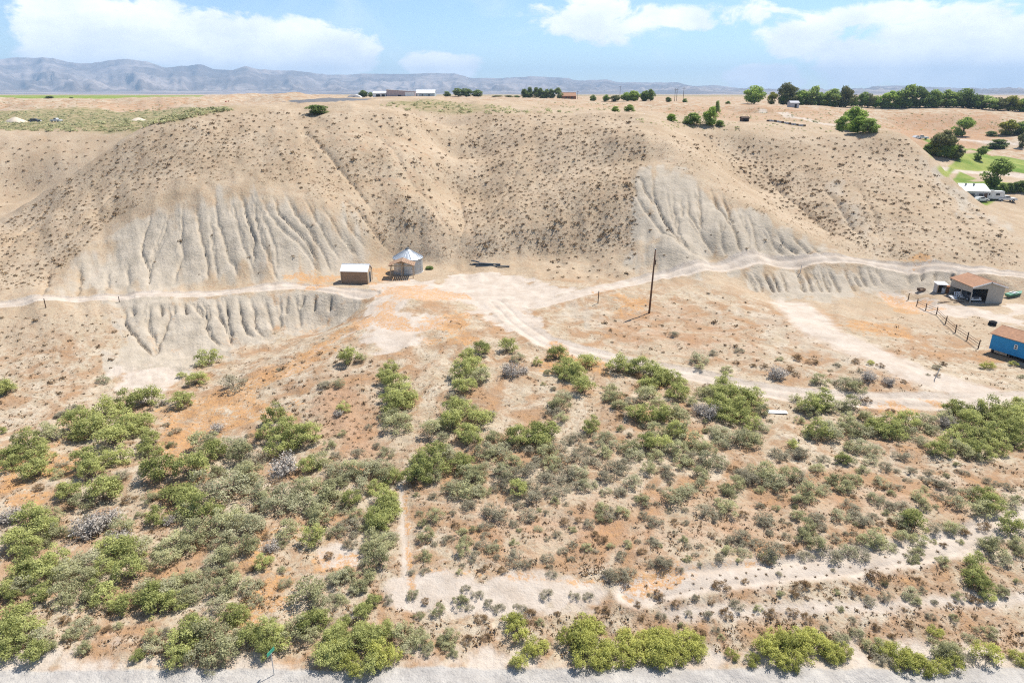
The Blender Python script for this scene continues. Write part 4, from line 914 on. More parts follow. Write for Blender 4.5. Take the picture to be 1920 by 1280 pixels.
# finer bunchgrass between the tufts
fine = []
for P, n_ in (([(0, 425), (240, 262), (330, 217), (480, 205), (840, 212), (1180, 214), (1250, 250), (1700, 260), (1760, 335), (1900, 445), (1915, 500), (1640, 484), (1590, 470), (1440, 410), (1290, 325), (1230, 300), (1195, 340), (1190, 470), (900, 485), (720, 478), (640, 395), (520, 345), (330, 350), (200, 420), (95, 530), (0, 548)], 11000), ([(0, 262), (225, 258), (90, 345), (0, 395)], 900)):
    k = 0
    while k < n_:
        x, y = rs.uniform(0, 1915), rs.uniform(206, 548)
        if not in_poly(x, y, P) or rs.random() > .5 + 1.3 * float(fbm(np.array([x / 55.]), np.array([y / 30.]), 3, 14)[0]): k += .2; continue
        g = cast(x, y); s_ = .42 * rs.lognormvariate(0, .4); fine.append((g, s_, s_ * .8)); k += 1
FINE = [cloud_mesh('bunchgrass', LEAF['B'], tuft_parts(70 + i, 9)[:2], tuft_parts(70 + i, 9)[2] * 1.3, tuft_parts(70 + i, 9)[3], tuft_parts(70 + i, 9)[4], .3) for i in range(5)]
scatter('bunchgrass', fine, [proto_of(m) for m in FINE], LEAF['B'], 'reddish-brown dry bunchgrass speckling the hill slopes', 'grass')
# dry litter and grass bits on the foreground flats
small = [cloud_mesh('litter', TUFT_M, tuft_parts(40 + i, 7)[:2], tuft_parts(40 + i, 7)[2] * 1.3, tuft_parts(40 + i, 7)[3], tuft_parts(40 + i, 7)[4], .3) for i in range(5)]
sp_ = [proto_of(m) for m in small]
items = []
for _ in range(24000):
    x, y = rs.uniform(-40, 1960), 590 + 640 * rs.random() ** .85
    if rs.random() > .5 + .9 * float(fbm(np.array([x / 60.]), np.array([y / 40.]), 3, 8)[0]): continue
    g = cast(x, y)
    a = math.atan2(g[0], g[1]); i_ = int(np.interp(a, AZ, np.arange(NA))); j_ = int(np.interp(math.hypot(g[0], g[1]), RR, np.arange(NR)))
    if MASK['road'][j_, i_] > .35 or MASK['gravel'][j_, i_] > .3 or MASK['grey'][j_, i_] > .5: continue
    s_ = rs.lognormvariate(-1.05, .38); items.append((g, s_, s_ * .9))
scatter('dry_litter', items, sp_, LEAF['B'], 'dry brown weeds and litter over the sandy flats', 'weeds')
# scrub on the far western flat and the plateau edge
sp2 = []
for P, n, w0 in (([(0, 246), (235, 247), (330, 226), (440, 206), (360, 201), (200, 207), (0, 210)], 900, 1.7), ([(690, 196), (830, 188), (990, 205), (1100, 212), (900, 214), (760, 208)], 170, 1.6), ([(1180, 222), (1600, 238), (1690, 250), (1250, 244)], 120, 1.0), ([(1660, 212), (1890, 214), (1900, 245), (1660, 245)], 260, .9), ([(1200, 200), (1580, 206), (1560, 232), (1250, 216)], 260, .9), ([(0, 183), (400, 184), (340, 203), (0, 206)], 180, 1.0), ([(1000, 190), (1170, 194), (1160, 208), (1000, 206)], 90, 1.0)):
    xs, ys = [p[0] for p in P], [p[1] for p in P]; k = 0
    while k < n:
        x, y = rs.uniform(min(xs), max(xs)), rs.uniform(min(ys), max(ys))
        if in_poly(x, y, P):
            g = cast(x, y); s_ = w0 * rs.lognormvariate(0, .35); sp2.append((g, s_, s_ * .8)); k += 1
scatter('distant_scrub', sp2, tp, LEAF['O'], 'olive scrub covering the far flat and plateau rim', 'scrub')

# ------------------------------------------------------------------ trees
BARK = paint('tree_bark', (.13, .10, .075), .95, .25, 6)
TREEM = {'dark': leaf_mat('leaves_dark', (.110, .160, .050), (.310, .380, .140), .46), 'green': leaf_mat('leaves_green', (.140, .205, .050), (.400, .490, .160), .48),
         'bright': leaf_mat('leaves_bright', (.140, .230, .040), (.430, .540, .140), .48), 'yellow': leaf_mat('leaves_yellow', (.140, .160, .022), (.420, .410, .090), .4), 'olive': leaf_mat('leaves_olive', (.090, .098, .038), (.290, .295, .135), .3)}
def tree_mesh(seed, form):
    """unit-high tree, unit-wide crown: tapered trunk, limbs, leaf clumps through the crown's volume"""
    rs_ = np.random.default_rng(seed); st = MB(); cs = []
    base, top = {'round': (.05, .98), 'tall': (.10, .99), 'shrub': (.05, .97)}[form]
    st.bar((0, 0, -.06), (.01, .0, base + .12), .07, n=6, w2=.045); st.bar((.01, 0, base + .12), (0, .02, .72), .045, n=5, w2=.015)
    n = 26 if form != 'tall' else 22
    for k in range(n):
        h = rs_.uniform(0, 1); prof_ = {'round': math.sin(math.pi * min(.97, .12 + .85 * h)) ** .6, 'tall': (1 - h) ** .6 * .95 + .05, 'shrub': math.sqrt(max(1 - h * h, 0.02))}[form]
        a = rs_.uniform(0, 6.283); q = .36 * prof_ * math.sqrt(rs_.uniform(.1, 1)); r = rs_.uniform(.10, .165)
        z = base + r * .7 + (top - base - 1.5 * r) * h
        cs.append((q * math.cos(a), q * math.sin(a), z, r))
        if k % 2 == 0: st.bar((0, 0, max(z * .55, .08)), (q * math.cos(a), q * math.sin(a), z), .022, n=4, w2=.006)
    P, Dn, S, T = [], [], [], []
    for (x, y, z, r) in cs:
        m = int(62 * (r / .1) ** 2); d = sphere_dirs(rs_, m); rad = r * np.sqrt(rs_.uniform(.3, 1.3, m))
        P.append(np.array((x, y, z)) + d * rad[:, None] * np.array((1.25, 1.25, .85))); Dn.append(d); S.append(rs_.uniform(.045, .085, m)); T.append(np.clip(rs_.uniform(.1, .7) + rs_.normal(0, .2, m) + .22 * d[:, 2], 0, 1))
    P = np.concatenate(P); P[:, 2] = np.maximum(P[:, 2], .015)
    return (P, np.concatenate(Dn)), np.concatenate(S), np.concatenate(T), st.mesh('trunk', BARK), rs_
TREES = {}
for fi, form in enumerate(('round', 'tall', 'shrub')):
    for i in range(3):
        pd, S, T, trunk, r_ = tree_mesh(900 + fi * 10 + i, form)
        for k in TREEM:
            TREES.setdefault((form, k), []).append((cloud_mesh('crown', TREEM[k], pd, S, T, np.random.default_rng(5 + i), .35), trunk))
def tree(px, py, hpx, wpx, tone, form, place, Y=None, name=None):
    if 'tree line' in place: tone = {'dark': rs.choice(('dark', 'green', 'green', 'olive')), 'green': rs.choice(('green', 'bright'))}.get(tone, tone); hpx *= rs.uniform(.95, 1.25)
    g = cast(px, py) if Y is None else np.array(at_Y(px, py, Y))
    if Y is not None: g[2] = ground(g[0], g[1])
    t_ = g[1] / ray(px, py)[1]; k_ = t_ / FPX
    h, w_ = hpx * k_ * 1.15, wpx * k_ * 1.3
    nm = name or ('shrub' if form == 'shrub' and h < 3 else 'tree')
    e = empty(nm, g - np.array((0, 0, .1)), rs.uniform(0, 6.28)); e.scale = (w_, w_, h)
    size = 'tall' if hpx > 21 else ('small' if hpx < 13 else 'mid-height')
    shape = {'round': 'broad', 'tall': 'pointed', 'shrub': 'bushy'}[form]
    tn = {'dark': 'dark green', 'green': 'green', 'bright': 'bright green', 'yellow': 'yellow-green', 'olive': 'olive-grey'}[tone]
    lab = f'{size} {shape} {tn} {nm} {place}'
    tag(e, lab, nm, f'{size} {shape} {tn} {nm}s {place}')
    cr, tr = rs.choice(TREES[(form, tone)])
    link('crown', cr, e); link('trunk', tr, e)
def tz(ox, oy, s, rows, place, Y=None):
    for x, y, h, w_, tone, form in rows: tree(ox + x / s, oy + y / s, h / s, w_ / s, tone, form, place, Y)
C_ = (1180, 80, 2.595)
tz(*C_, [(20, 292, 45, 45, 'green', 'round'), (75, 294, 42, 40, 'green', 'round'), (103, 276, 48, 28, 'dark', 'tall'), (190, 282, 22, 28, 'dark', 'round'), (270, 286, 18, 24, 'green', 'shrub'), (480, 294, 14, 22, 'green', 'shrub')], 'behind the middle spur summit', 430)
tz(*C_, [(605, 306, 70, 85, 'green', 'round'), (690, 310, 48, 50, 'yellow', 'round'), (765, 298, 84, 92, 'dark', 'round'), (748, 314, 42, 45, 'bright', 'round'), (815, 308, 52, 55, 'green', 'round'), (838, 300, 58, 55, 'green', 'round'), (885, 308, 74, 76, 'dark', 'round'), (940, 318, 42, 55, 'yellow', 'round'), (930, 298, 56, 60, 'dark', 'round'),
      (990, 310, 70, 84, 'dark', 'round'), (1050, 314, 72, 74, 'dark', 'round'), (1020, 324, 34, 56, 'olive', 'shrub'), (1130, 322, 54, 52, 'green', 'round'), (1158, 322, 62, 55, 'dark', 'round'), (1195, 332, 46, 50, 'bright', 'round'), (1260, 328, 66, 82, 'green', 'round'), (1320, 328, 48, 56, 'dark', 'round'), (1340, 318, 84, 96, 'dark', 'round'), (1410, 328, 76, 84, 'dark', 'round'), (1450, 334, 36, 56, 'bright', 'shrub'),
      (1480, 328, 72, 70, 'green', 'round'), (1540, 330, 70, 84, 'green', 'round'), (1590, 330, 52, 60, 'dark', 'round'), (1620, 324, 68, 100, 'dark', 'round'), (1660, 332, 50, 70, 'green', 'round'), (1710, 338, 58, 112, 'green', 'round'), (1690, 334, 50, 60, 'dark', 'round'), (1790, 330, 52, 74, 'dark', 'round'), (1840, 348, 52, 84, 'yellow', 'round'), (1785, 344, 34, 60, 'yellow', 'shrub'), (1900, 372, 58, 80, 'green', 'round'), (1915, 330, 46, 60, 'dark', 'round'), (1960, 350, 70, 90, 'green', 'round'),
      (790, 312, 34, 50, 'green', 'shrub'), (860, 318, 34, 60, 'yellow', 'shrub'), (965, 320, 36, 50, 'green', 'shrub'), (1090, 320, 34, 40, 'green', 'shrub'), (1230, 330, 34, 50, 'dark', 'shrub'), (1290, 332, 30, 50, 'bright', 'shrub'), (1370, 334, 34, 50, 'green', 'shrub'), (1510, 336, 30, 60, 'yellow', 'shrub'), (1570, 338, 28, 60, 'green', 'shrub'), (1640, 340, 26, 60, 'olive', 'shrub')], 'in the long tree line beyond the bare mounds', 440)
tz(*C_, [(1095, 437, 106, 112, 'bright', 'round'), (1165, 440, 64, 82, 'green', 'shrub'), (1035, 433, 64, 70, 'bright', 'shrub'), (1110, 440, 70, 90, 'bright', 'shrub')], 'in the leafy clump behind the bare rim')
tz(*C_, [(205, 383, 34, 44, 'bright', 'shrub'), (305, 397, 48, 82, 'green', 'shrub'), (390, 403, 80, 62, 'bright', 'round'), (425, 350, 58, 26, 'green', 'tall'), (440, 405, 26, 40, 'green', 'shrub')], 'on the rim beside the middle spur')
tz(*C_, [(1620, 456, 80, 84, 'bright', 'round'), (1840, 452, 66, 84, 'yellow', 'round'), (1900, 447, 58, 90, 'green', 'round'), (1760, 456, 24, 48, 'dark', 'shrub'), (1795, 517, 42, 84, 'dark', 'shrub'), (1905, 512, 62, 42, 'olive', 'round'), (1705, 574, 62, 48, 'green', 'round')], 'on the green fields below the far mounds')
tz(*C_, [(1520, 532, 112, 112, 'olive', 'round'), (1595, 528, 62, 74, 'olive', 'shrub'), (1545, 574, 74, 58, 'bright', 'round'), (1480, 510, 60, 70, 'yellow', 'shrub'), (1500, 560, 60, 60, 'green', 'shrub'), (1570, 545, 50, 50, 'yellow', 'shrub'), (1460, 480, 44, 50, 'green', 'shrub')], 'behind the steep end of the eastern slope', 262)
tz(*C_, [(1770, 735, 118, 116, 'green', 'round')], 'beside the grey-roofed house', 224)
tz(*C_, [(1845, 728, 44, 42, 'dark', 'shrub'), (1870, 738, 46, 42, 'dark', 'shrub'), (1893, 750, 50, 50, 'dark', 'shrub'), (1660, 684, 30, 40, 'dark', 'shrub'), (1700, 690, 34, 44, 'green', 'shrub'), (1725, 694, 30, 44, 'dark', 'shrub'), (1815, 712, 40, 44, 'green', 'shrub'), (1915, 760, 50, 50, 'green', 'shrub')], 'near the white camper trailer', 218)
E_ = (580, 80, 3.0)
tz(*E_, [(305, 302, 36, 46, 'dark', 'round'), (345, 302, 26, 24, 'dark', 'round'), (418, 290, 22, 60, 'dark', 'round'), (445, 290, 24, 40, 'dark', 'round'), (775, 307, 26, 42, 'dark', 'shrub')], 'around the white farm sheds', 560)
tz(*E_, [(840, 307, 42, 62, 'dark', 'round'), (885, 307, 44, 60, 'dark', 'round'), (945, 307, 36, 56, 'dark', 'round'), (1060, 308, 14, 62, 'olive', 'shrub'), (1120, 308, 15, 62, 'olive', 'shrub'), (1165, 308, 15, 40, 'dark', 'shrub')], 'on the plateau right of the farm sheds', 560)
tz(*E_, [(1210, 310, 50, 44, 'dark', 'tall'), (1240, 312, 56, 40, 'dark', 'tall'), (1275, 313, 55, 44, 'dark', 'tall'), (1300, 313, 55, 40, 'dark', 'tall'), (1335, 315, 50, 44, 'dark', 'tall'), (1362, 316, 48, 40, 'dark', 'round'), (1400, 318, 54, 48, 'dark', 'round'), (1225, 312, 40, 50, 'dark', 'shrub'), (1320, 314, 40, 50, 'dark', 'shrub')], 'beside the brown-roofed farmhouse', 560)
tz(*E_, [(1595, 322, 36, 32, 'dark', 'round'), (1668, 326, 36, 34, 'green', 'round'), (1720, 330, 32, 56, 'olive', 'round'), (1785, 342, 46, 60, 'bright', 'round'), (1825, 340, 54, 60, 'bright', 'round'), (1890, 342, 50, 52, 'green', 'round'), (1920, 335, 60, 40, 'dark', 'round')], 'between the farmhouse and the middle spur', 430)
tz(*E_, [(1720, 384, 28, 42, 'bright', 'shrub'), (1800, 382, 36, 54, 'green', 'shrub')], 'just behind the middle spur summit', 225)
tz(0, 80, 3.0, [(1785, 400, 46, 112, 'dark', 'shrub')], 'alone on the brow of the western hill')
tz(0, 80, 3.0, [(270, 276, 14, 42, 'dark', 'shrub'), (395, 277, 14, 28, 'dark', 'shrub'), (1570, 324, 18, 26, 'olive', 'shrub'), (1685, 314, 16, 60, 'yellow', 'shrub')], 'by the green crop field', 600)
tz(0, 400, 2.977, [(2395, 312, 20, 44, 'dark', 'shrub')], 'on the ground beside the grain bin')

# ------------------------------------------------------------------ palette
WOOD = paint('weathered_boards', (.34, .215, .135), .85, .22, 2.5, streak=(1, 1, 9)); WOODL = paint('pale_timber', (.44, .33, .22), .85, .2, 4); WOODD = paint('dark_timber', (.115, .075, .052), .9, .25, 5)
WHITE = paint('white_metal_roof', (.74, .74, .73), .45, .06, 2); GALV = paint('galvanised_steel', (.46, .49, .52), .38, .12, 2.2, metal=.55); GALVL = paint('galvanised_roof', (.47, .50, .53), .4, .08, 2, metal=.3)
DARK = paint('dark_and_opening_shade', (.02, .02, .02), .95, .1); BLACK = paint('black_rubber', (.022, .022, .022), .9, .2, 5); SHINGLE = paint('brown_shingles', (.375, .205, .120), .9, .14, 3, bump=.3)  # DARK serves black parts and panels that paint shade inside openings
BEIGE = paint('beige_siding', (.40, .37, .32), .8, .07, 2); BLUE = paint('blue_siding', (.025, .27, .56), .6, .08, 1.5); GREYC = paint('grey_cladding', (.42, .42, .43), .7, .1, 2); RUST = paint('rusty_sheet', (.28, .115, .045), .85, .3, 4)
PIPE = paint('dark_pipe', (.075, .095, .11), .5, .2, 3); TARP = paint('green_tarp', (.06, .14, .10), .7, .25, 4); CARW = paint('white_car_paint', (.68, .68, .67), .35, .05, 1); GLASS = paint('dark_glass', (.03, .04, .05), .12, .1, 1); CARD = paint('dark_car_paint', (.07, .075, .085), .35, .1, 1)
SIGNG = paint('sign_green', (.05, .30, .19), .5, .05, 3); MAUVE = paint('mauve_cladding', (.42, .335, .33), .7, .07, 1); BLUEG = paint('bluegrey_cladding', (.36, .44, .47), .7, .07, 1); CREAMS = paint('pale_sand', (.58, .49, .38), .95, .1, .8, bump=.3); REDP = paint('red_machine', (.42, .06, .035), .6, .15, 2); CONC = paint('pale_concrete', (.50, .47, .42), .9, .12, 2); GREENC = paint('green_hull', (.10, .26, .17), .5, .12, 2)
def spot(px, py, dz=0.0):
    g = cast(px, py); return Vector((g[0], g[1], g[2] + dz))

# ---- wooden shed on the terrace
g = Vector((SHED[0], SHED[1], ground(*SHED) - .05)); sh = empty('storage_shed', g, R(-4)); tag(sh, 'brown board shed with white metal gable roof beside the round grain bin', 'shed')
L, W, H, RH = 4.8, 3.0, 2.35, .95
for k in range(8):
    z = .12 + (k + .5) * (H - .12) / 8
    for sy in (-1, 1): MB().box((0, sy * (W / 2 - .02 + (k % 2) * .006), z), (L - .06, .05, (H - .12) / 8 - .012)).build('plank', WOOD, sh)
for sx in (-1, 1):
    e_ = MB().add([(sx * (L / 2 - .03), y, z) for y, z in ((-W / 2 + .03, .1), (W / 2 - .03, .1), (W / 2 - .03, H), (0, H + RH - .06), (-W / 2 + .03, H))] + [(sx * (L / 2 + .02), y, z) for y, z in ((-W / 2 + .03, .1), (W / 2 - .03, .1), (W / 2 - .03, H), (0, H + RH - .06), (-W / 2 + .03, H))],
                  [(0, 1, 2, 3, 4), (9, 8, 7, 6, 5)] + [(i, (i + 1) % 5, 5 + (i + 1) % 5, 5 + i) for i in range(5)]); e_.build('end_wall', WOODL, sh)
for sx in (-1, 1):
    for sy in (-1, 1): MB().box((sx * (L / 2 + .01), sy * (W / 2 + .012), H / 2 + .05), (.12, .12, H - .1)).build('corner_trim', WOODL, sh)
dr = MB().box((L / 2 + .045, -.1, 1.0), (.05, 1.0, 1.85)).build('door', DARK, sh)  # open doorway as a black panel, its inner shade painted on
for y in (-.66, .46): MB().box((L / 2 + .06, y, 1.02), (.06, .1, 1.95)).build('door_frame', WHITE, dr)
for sy in (-1, 1):
    sl_ = math.atan2(RH, W / 2); n = 8
    for k in range(n):
        MB().box((-L / 2 - .15 + (k + .5) * (L + .3) / n, sy * W / 4 * 1.06, H + RH / 2 + .01), ((L + .3) / n - .012, (W / 2 + .2) / math.cos(sl_), .05), rx=-sy * sl_).build('roof_panel', WHITE, sh)
MB().box((0, 0, H + RH + .03), (L + .32, .22, .06)).build('ridge_cap', WHITE, sh)
MB().box((0, 0, .05), (L - .1, W - .1, .22)).build('floor_skid', WOODD, sh)

# ---- corrugated grain bin
g = Vector((BIN[0], BIN[1], ground(*BIN) - .05))
bn = empty('grain_bin', g); tag(bn, 'round corrugated steel grain bin with ribbed conical roof and cap', 'grain bin')
RB = 2.75
for k in range(3):
    prof_ = []
    for i in range(17): prof_.append((RB + .018 * math.cos(i * math.pi) - k * .004, k * .96 + i * .06))
    MB().lathe(prof_, 56, cap=False).build('wall_ring', GALV, bn, True)
panel = MB(); a_ = math.pi / 24 * .985; r0, z0, r1, z1 = RB + .16, 2.82, .32, 4.35
panel.add([(r0 * math.cos(-a_), r0 * math.sin(-a_), z0), (r0 * math.cos(a_), r0 * math.sin(a_), z0), (r1 * math.cos(a_), r1 * math.sin(a_), z1), (r1 * math.cos(-a_), r1 * math.sin(-a_), z1)], [(0, 1, 2, 3)])
panel.bar((r0 * math.cos(a_), r0 * math.sin(a_), z0 + .03), (r1 * math.cos(a_), r1 * math.sin(a_), z1 + .03), .09, .11)
pm = panel.mesh('roof_panel', GALVL)
for k in range(24): link('roof_panel', pm, bn, (0, 0, 0), (0, 0, k * math.pi / 12))
MB().lathe([(.34, 4.27), (.40, 4.39), (.40, 4.53), (.22, 4.64), (.03, 4.68)], 20).build('roof_cap', PIPE, bn)
MB().lathe([(RB + .12, .0), (RB + .12, .12), (RB - .1, .12)], 48, cap=False).build('footing_ring', CONC, bn)
hd = MB().box((1.2, -RB + .32, 1.35), (.75, .1, 1.5), rz=.45).build('hatch', GALVL, bn)
for k in range(9): MB().bar((RB * .92, -RB * .46, .3 + k * .3), (RB * .99, -RB * .30, .3 + k * .3), .04).build('rung', GALV, bn)

# ---- open timber shelter in front of it
g = Vector((BIN[0] - .45, BIN[1] - 5.2, ground(BIN[0] - .45, BIN[1] - 5.2))); pv_ = empty('timber_shelter', g, R(3)); tag(pv_, 'open gabled timber shelter on thin posts in front of the grain bin', 'shelter')
for x in (-2.05, 0, 2.05):
    for y in (0, 2.3): MB().box((x, y, 1.1), (.15, .15, 2.6 + (.85 if x == 0 else 0) * 2 * .0)).build('post', WOODL, pv_)
for y in (0, 2.3):
    MB().box((0, y + .085, 2.33), (4.5, .07, .18)).build('beam', WOODL, pv_); MB().box((0, y - .1, 2.78), (.12, .06, .8)).build('king_post', WOODL, pv_)
for sx in (-1, 1):
    an = math.atan2(.85, 2.3)
    for y in (-.25, .6, 1.45, 2.5): MB().box((sx * 1.17, y, 2.83), (2.5, .07, .12), ry=sx * an).build('rafter', WOODL, pv_)
    for k in range(8): MB().box((sx * (.2 + k * .295), 1.12, 3.31 - (.2 + k * .295) * .3696), (.27, 3.2, .035), ry=sx * an).build('roof_slat', WOOD, pv_)
MB().box((1.0, 2.2, .8), (1.6, .06, .08)).build('rail', WHITE, pv_); MB().box((1.0, 2.2, .45), (1.6, .06, .08)).build('rail', WHITE, pv_)

# ---- pipes on the pad
for i, (ax, ay, bx, by, r_, z_) in enumerate(((886, 497, 938, 502, .16, .2), (892, 500, 955, 504, .14, .16), (898, 496.5, 925, 498.5, .2, .25), (884, 493, 898, 497, .13, .5))):
    p, q = spot(ax, ay, z_), spot(bx, by, z_)
    q.y = p.y + max(min(q.y - p.y, 1.2), -1.2); q.z = ground(q.x, q.y) + z_
    c_ = (p + q) / 2; d_ = (q - p) / 2
    o = MB()
    n = 10; d1 = d_.normalized(); u_ = d1.cross(Vector((0, 0, 1))).normalized(); v_ = u_.cross(d1); rings = []
    for (cc, rr) in ((-d_, r_), (-d_ * .96, r_ * 1.18), (-d_ * .93, r_), (d_, r_), (d_, r_ * .8), (d_ * .9, r_ * .8)): rings.append([cc + u_ * rr * math.cos(6.283 * k / n) + v_ * rr * math.sin(6.283 * k / n) for k in range(n)])
    o.add([p_ for rg in rings for p_ in rg], [(k * n + i_, k * n + (i_ + 1) % n, (k + 1) * n + (i_ + 1) % n, (k + 1) * n + i_) for k in range(5) for i_ in range(n)] + [tuple(range(n - 1, -1, -1))])
    ob = o.build('irrigation_pipe', PIPE); ob.location = c_
    tag(ob, ['long dark irrigation pipe lying nearest the bare gully mouth', 'longest dark pipe lying in front of the pipe pile', 'thick short dark pipe lying in the pipe pile', 'stubby dark pipe end propped on the pipe pile'][i], 'pipe')

# ---- utility pole and small posts
g = spot(1217, 587, -.4); pl = empty('utility_pole', g, 0); tag(pl, 'tall bare wooden utility pole standing alone beside the dirt track', 'utility pole'); pl.rotation_euler = (0, R(1.6), 0)
MB().bar((0, 0, 0), (0, 0, 10.6), .34, n=10, w2=.21).build('pole', paint('creosote_pole', (.155, .085, .052), .9, .25, 3, streak=(4, 4, .5)), pl, True)
MB().box((.16, -.06, 8.6), (.16, .2, .75)).build('bracket_box', WOODD, pl); MB().bar((.18, -.02, 9.3), (.18, -.02, 7.9), .03, n=5).build('conduit', DARK, pl)
MB().lathe([(.13, 10.6), (.1, 10.66), (.02, 10.68)], 10).build('pole_cap', GALV, pl)
def post(px, py, h, d, tilt, label, m=WOODD):
    p = empty('post', spot(px, py, -.25)); tag(p, label, 'post'); p.rotation_euler = (tilt * .4, tilt, 0)
    MB().bar((0, 0, 0), (0, 0, h + .25), d, n=7, w2=d * .85).build('shaft', m, p); MB().bar((0, 0, h + .25), (.01, 0, h + .31), d * .85, n=7, w2=d * .45).build('top', m, p)
post(1121, 569, 2.1, .16, .03, 'short dark post beside the dirt track near the utility pole'); post(86, 577, 1.5, .16, .02, 'stubby dark post at the edge of the western hill track')
post(224, 566, .9, .13, 0, 'tiny post on the pale western hill track'); post(1500, 512, 1.5, .13, .05, 'thin post on the crest of the eastern cut bank', GREYC); post(1751, 712, 1.6, .12, .18, 'leaning thin post above the dirt track bend', GREYC)
bd = MB().box((0, 0, .05), (2.2, .75, .06)).box((0, .2, .0), (2.2, .08, .07)).build('white_board', WHITE); bd.location = spot(1457, 773, .03); bd.rotation_euler = (0, 0, -.05); tag(bd, 'white flat board lying on the sand below the dirt track', 'board')

# ---- open garage in the yard
GX0, GX1 = 77.7, 83.2; GYF, GYB = 110.2, 116.2
c_ = spot(1840, 572); dx_ = 0
ax_ = at_z(1818, 568, -2.2); ga = empty('open_garage', (ax_[0], ax_[1], ground(ax_[0] + 2, ax_[1] + 2) - .05)); tag(ga, 'beige garage with brown gable roof and open corner in the yard', 'garage')
GW, GD, GH, GR_ = 5.6, 6.0, 3.0, .85
fr = MB().add([(2.75, 0, 0), (GW, 0, 0), (GW, 0, GH), (GW / 2, 0, GH + GR_), (0, 0, GH), (0, 0, GH - .35), (2.75, 0, GH - .35)] + [(2.75, .1, 0), (GW, .1, 0), (GW, .1, GH), (GW / 2, .1, GH + GR_), (0, .1, GH), (0, .1, GH - .35), (2.75, .1, GH - .35)],
              [(0, 1, 2, 3, 6), (3, 4, 5, 6), (13, 10, 9, 8, 7), (13, 12, 11, 10)] + [(i, 7 + i, 7 + (i + 1) % 7, (i + 1) % 7) for i in range(7)]); fr.build('front_wall', BEIGE, ga)
MB().prism([(GW, 0), (GW - .1, 0), (GW - .1, GH), (GW, GH)], .11, GD).build('side_wall', BEIGE, ga)
MB().add([(x, y, z) for x in (0, .1) for y, z in ((.11, GH - 1.0), (GD, GH - 1.5), (GD, GH), (.11, GH))], [(0, 1, 2, 3), (7, 6, 5, 4), (0, 4, 5, 1), (1, 5, 6, 2), (2, 6, 7, 3), (3, 7, 4, 0)]).build('side_panel', BEIGE, ga)
MB().add([(0, GD, 0), (GW, GD, 0), (GW, GD, GH), (GW / 2, GD, GH + GR_), (0, GD, GH), (0, GD + .1, 0), (GW, GD + .1, 0), (GW, GD + .1, GH), (GW / 2, GD + .1, GH + GR_), (0, GD + .1, GH)], [(0, 1, 2, 3, 4), (9, 8, 7, 6, 5)] + [(i, 5 + i, 5 + (i + 1) % 5, (i + 1) % 5) for i in range(5)]).build('back_wall', BEIGE, ga)
for y in (.07, 2.9): MB().box((.05, y, (GH - .9) / 2), (.13, .13, GH - .9)).build('post', BEIGE, ga)
for sx in (-1, 1):
    an = math.atan2(GR_, GW / 2)
    rf = MB().box((GW / 2 + sx * (GW / 4 + .1), GD / 2, GH + GR_ / 2 + .05), ((GW / 2 + .35) / math.cos(an), GD + .7, .1), ry=sx * an).build('roof', SHINGLE, ga)
    for k in range(7): MB().box((GW / 2 + sx * (.25 + k * .44), GD / 2, GH + GR_ + .125 - (.25 + k * .44) * GR_ / (GW / 2)), (.42, GD + .66, .03), ry=sx * (an + .03)).build('shingle_course', SHINGLE, rf)
    MB().box((GW / 2 + sx * (GW / 4 + .1), -.36, GH + GR_ / 2 + .0), ((GW / 2 + .35) / math.cos(an), .04, .2), ry=sx * an).build('fascia', WHITE, rf)
MB().box((GW / 2, GD / 2, .03), (GW - .3, GD - .3, .06)).build('floor_slab', CONC, ga)

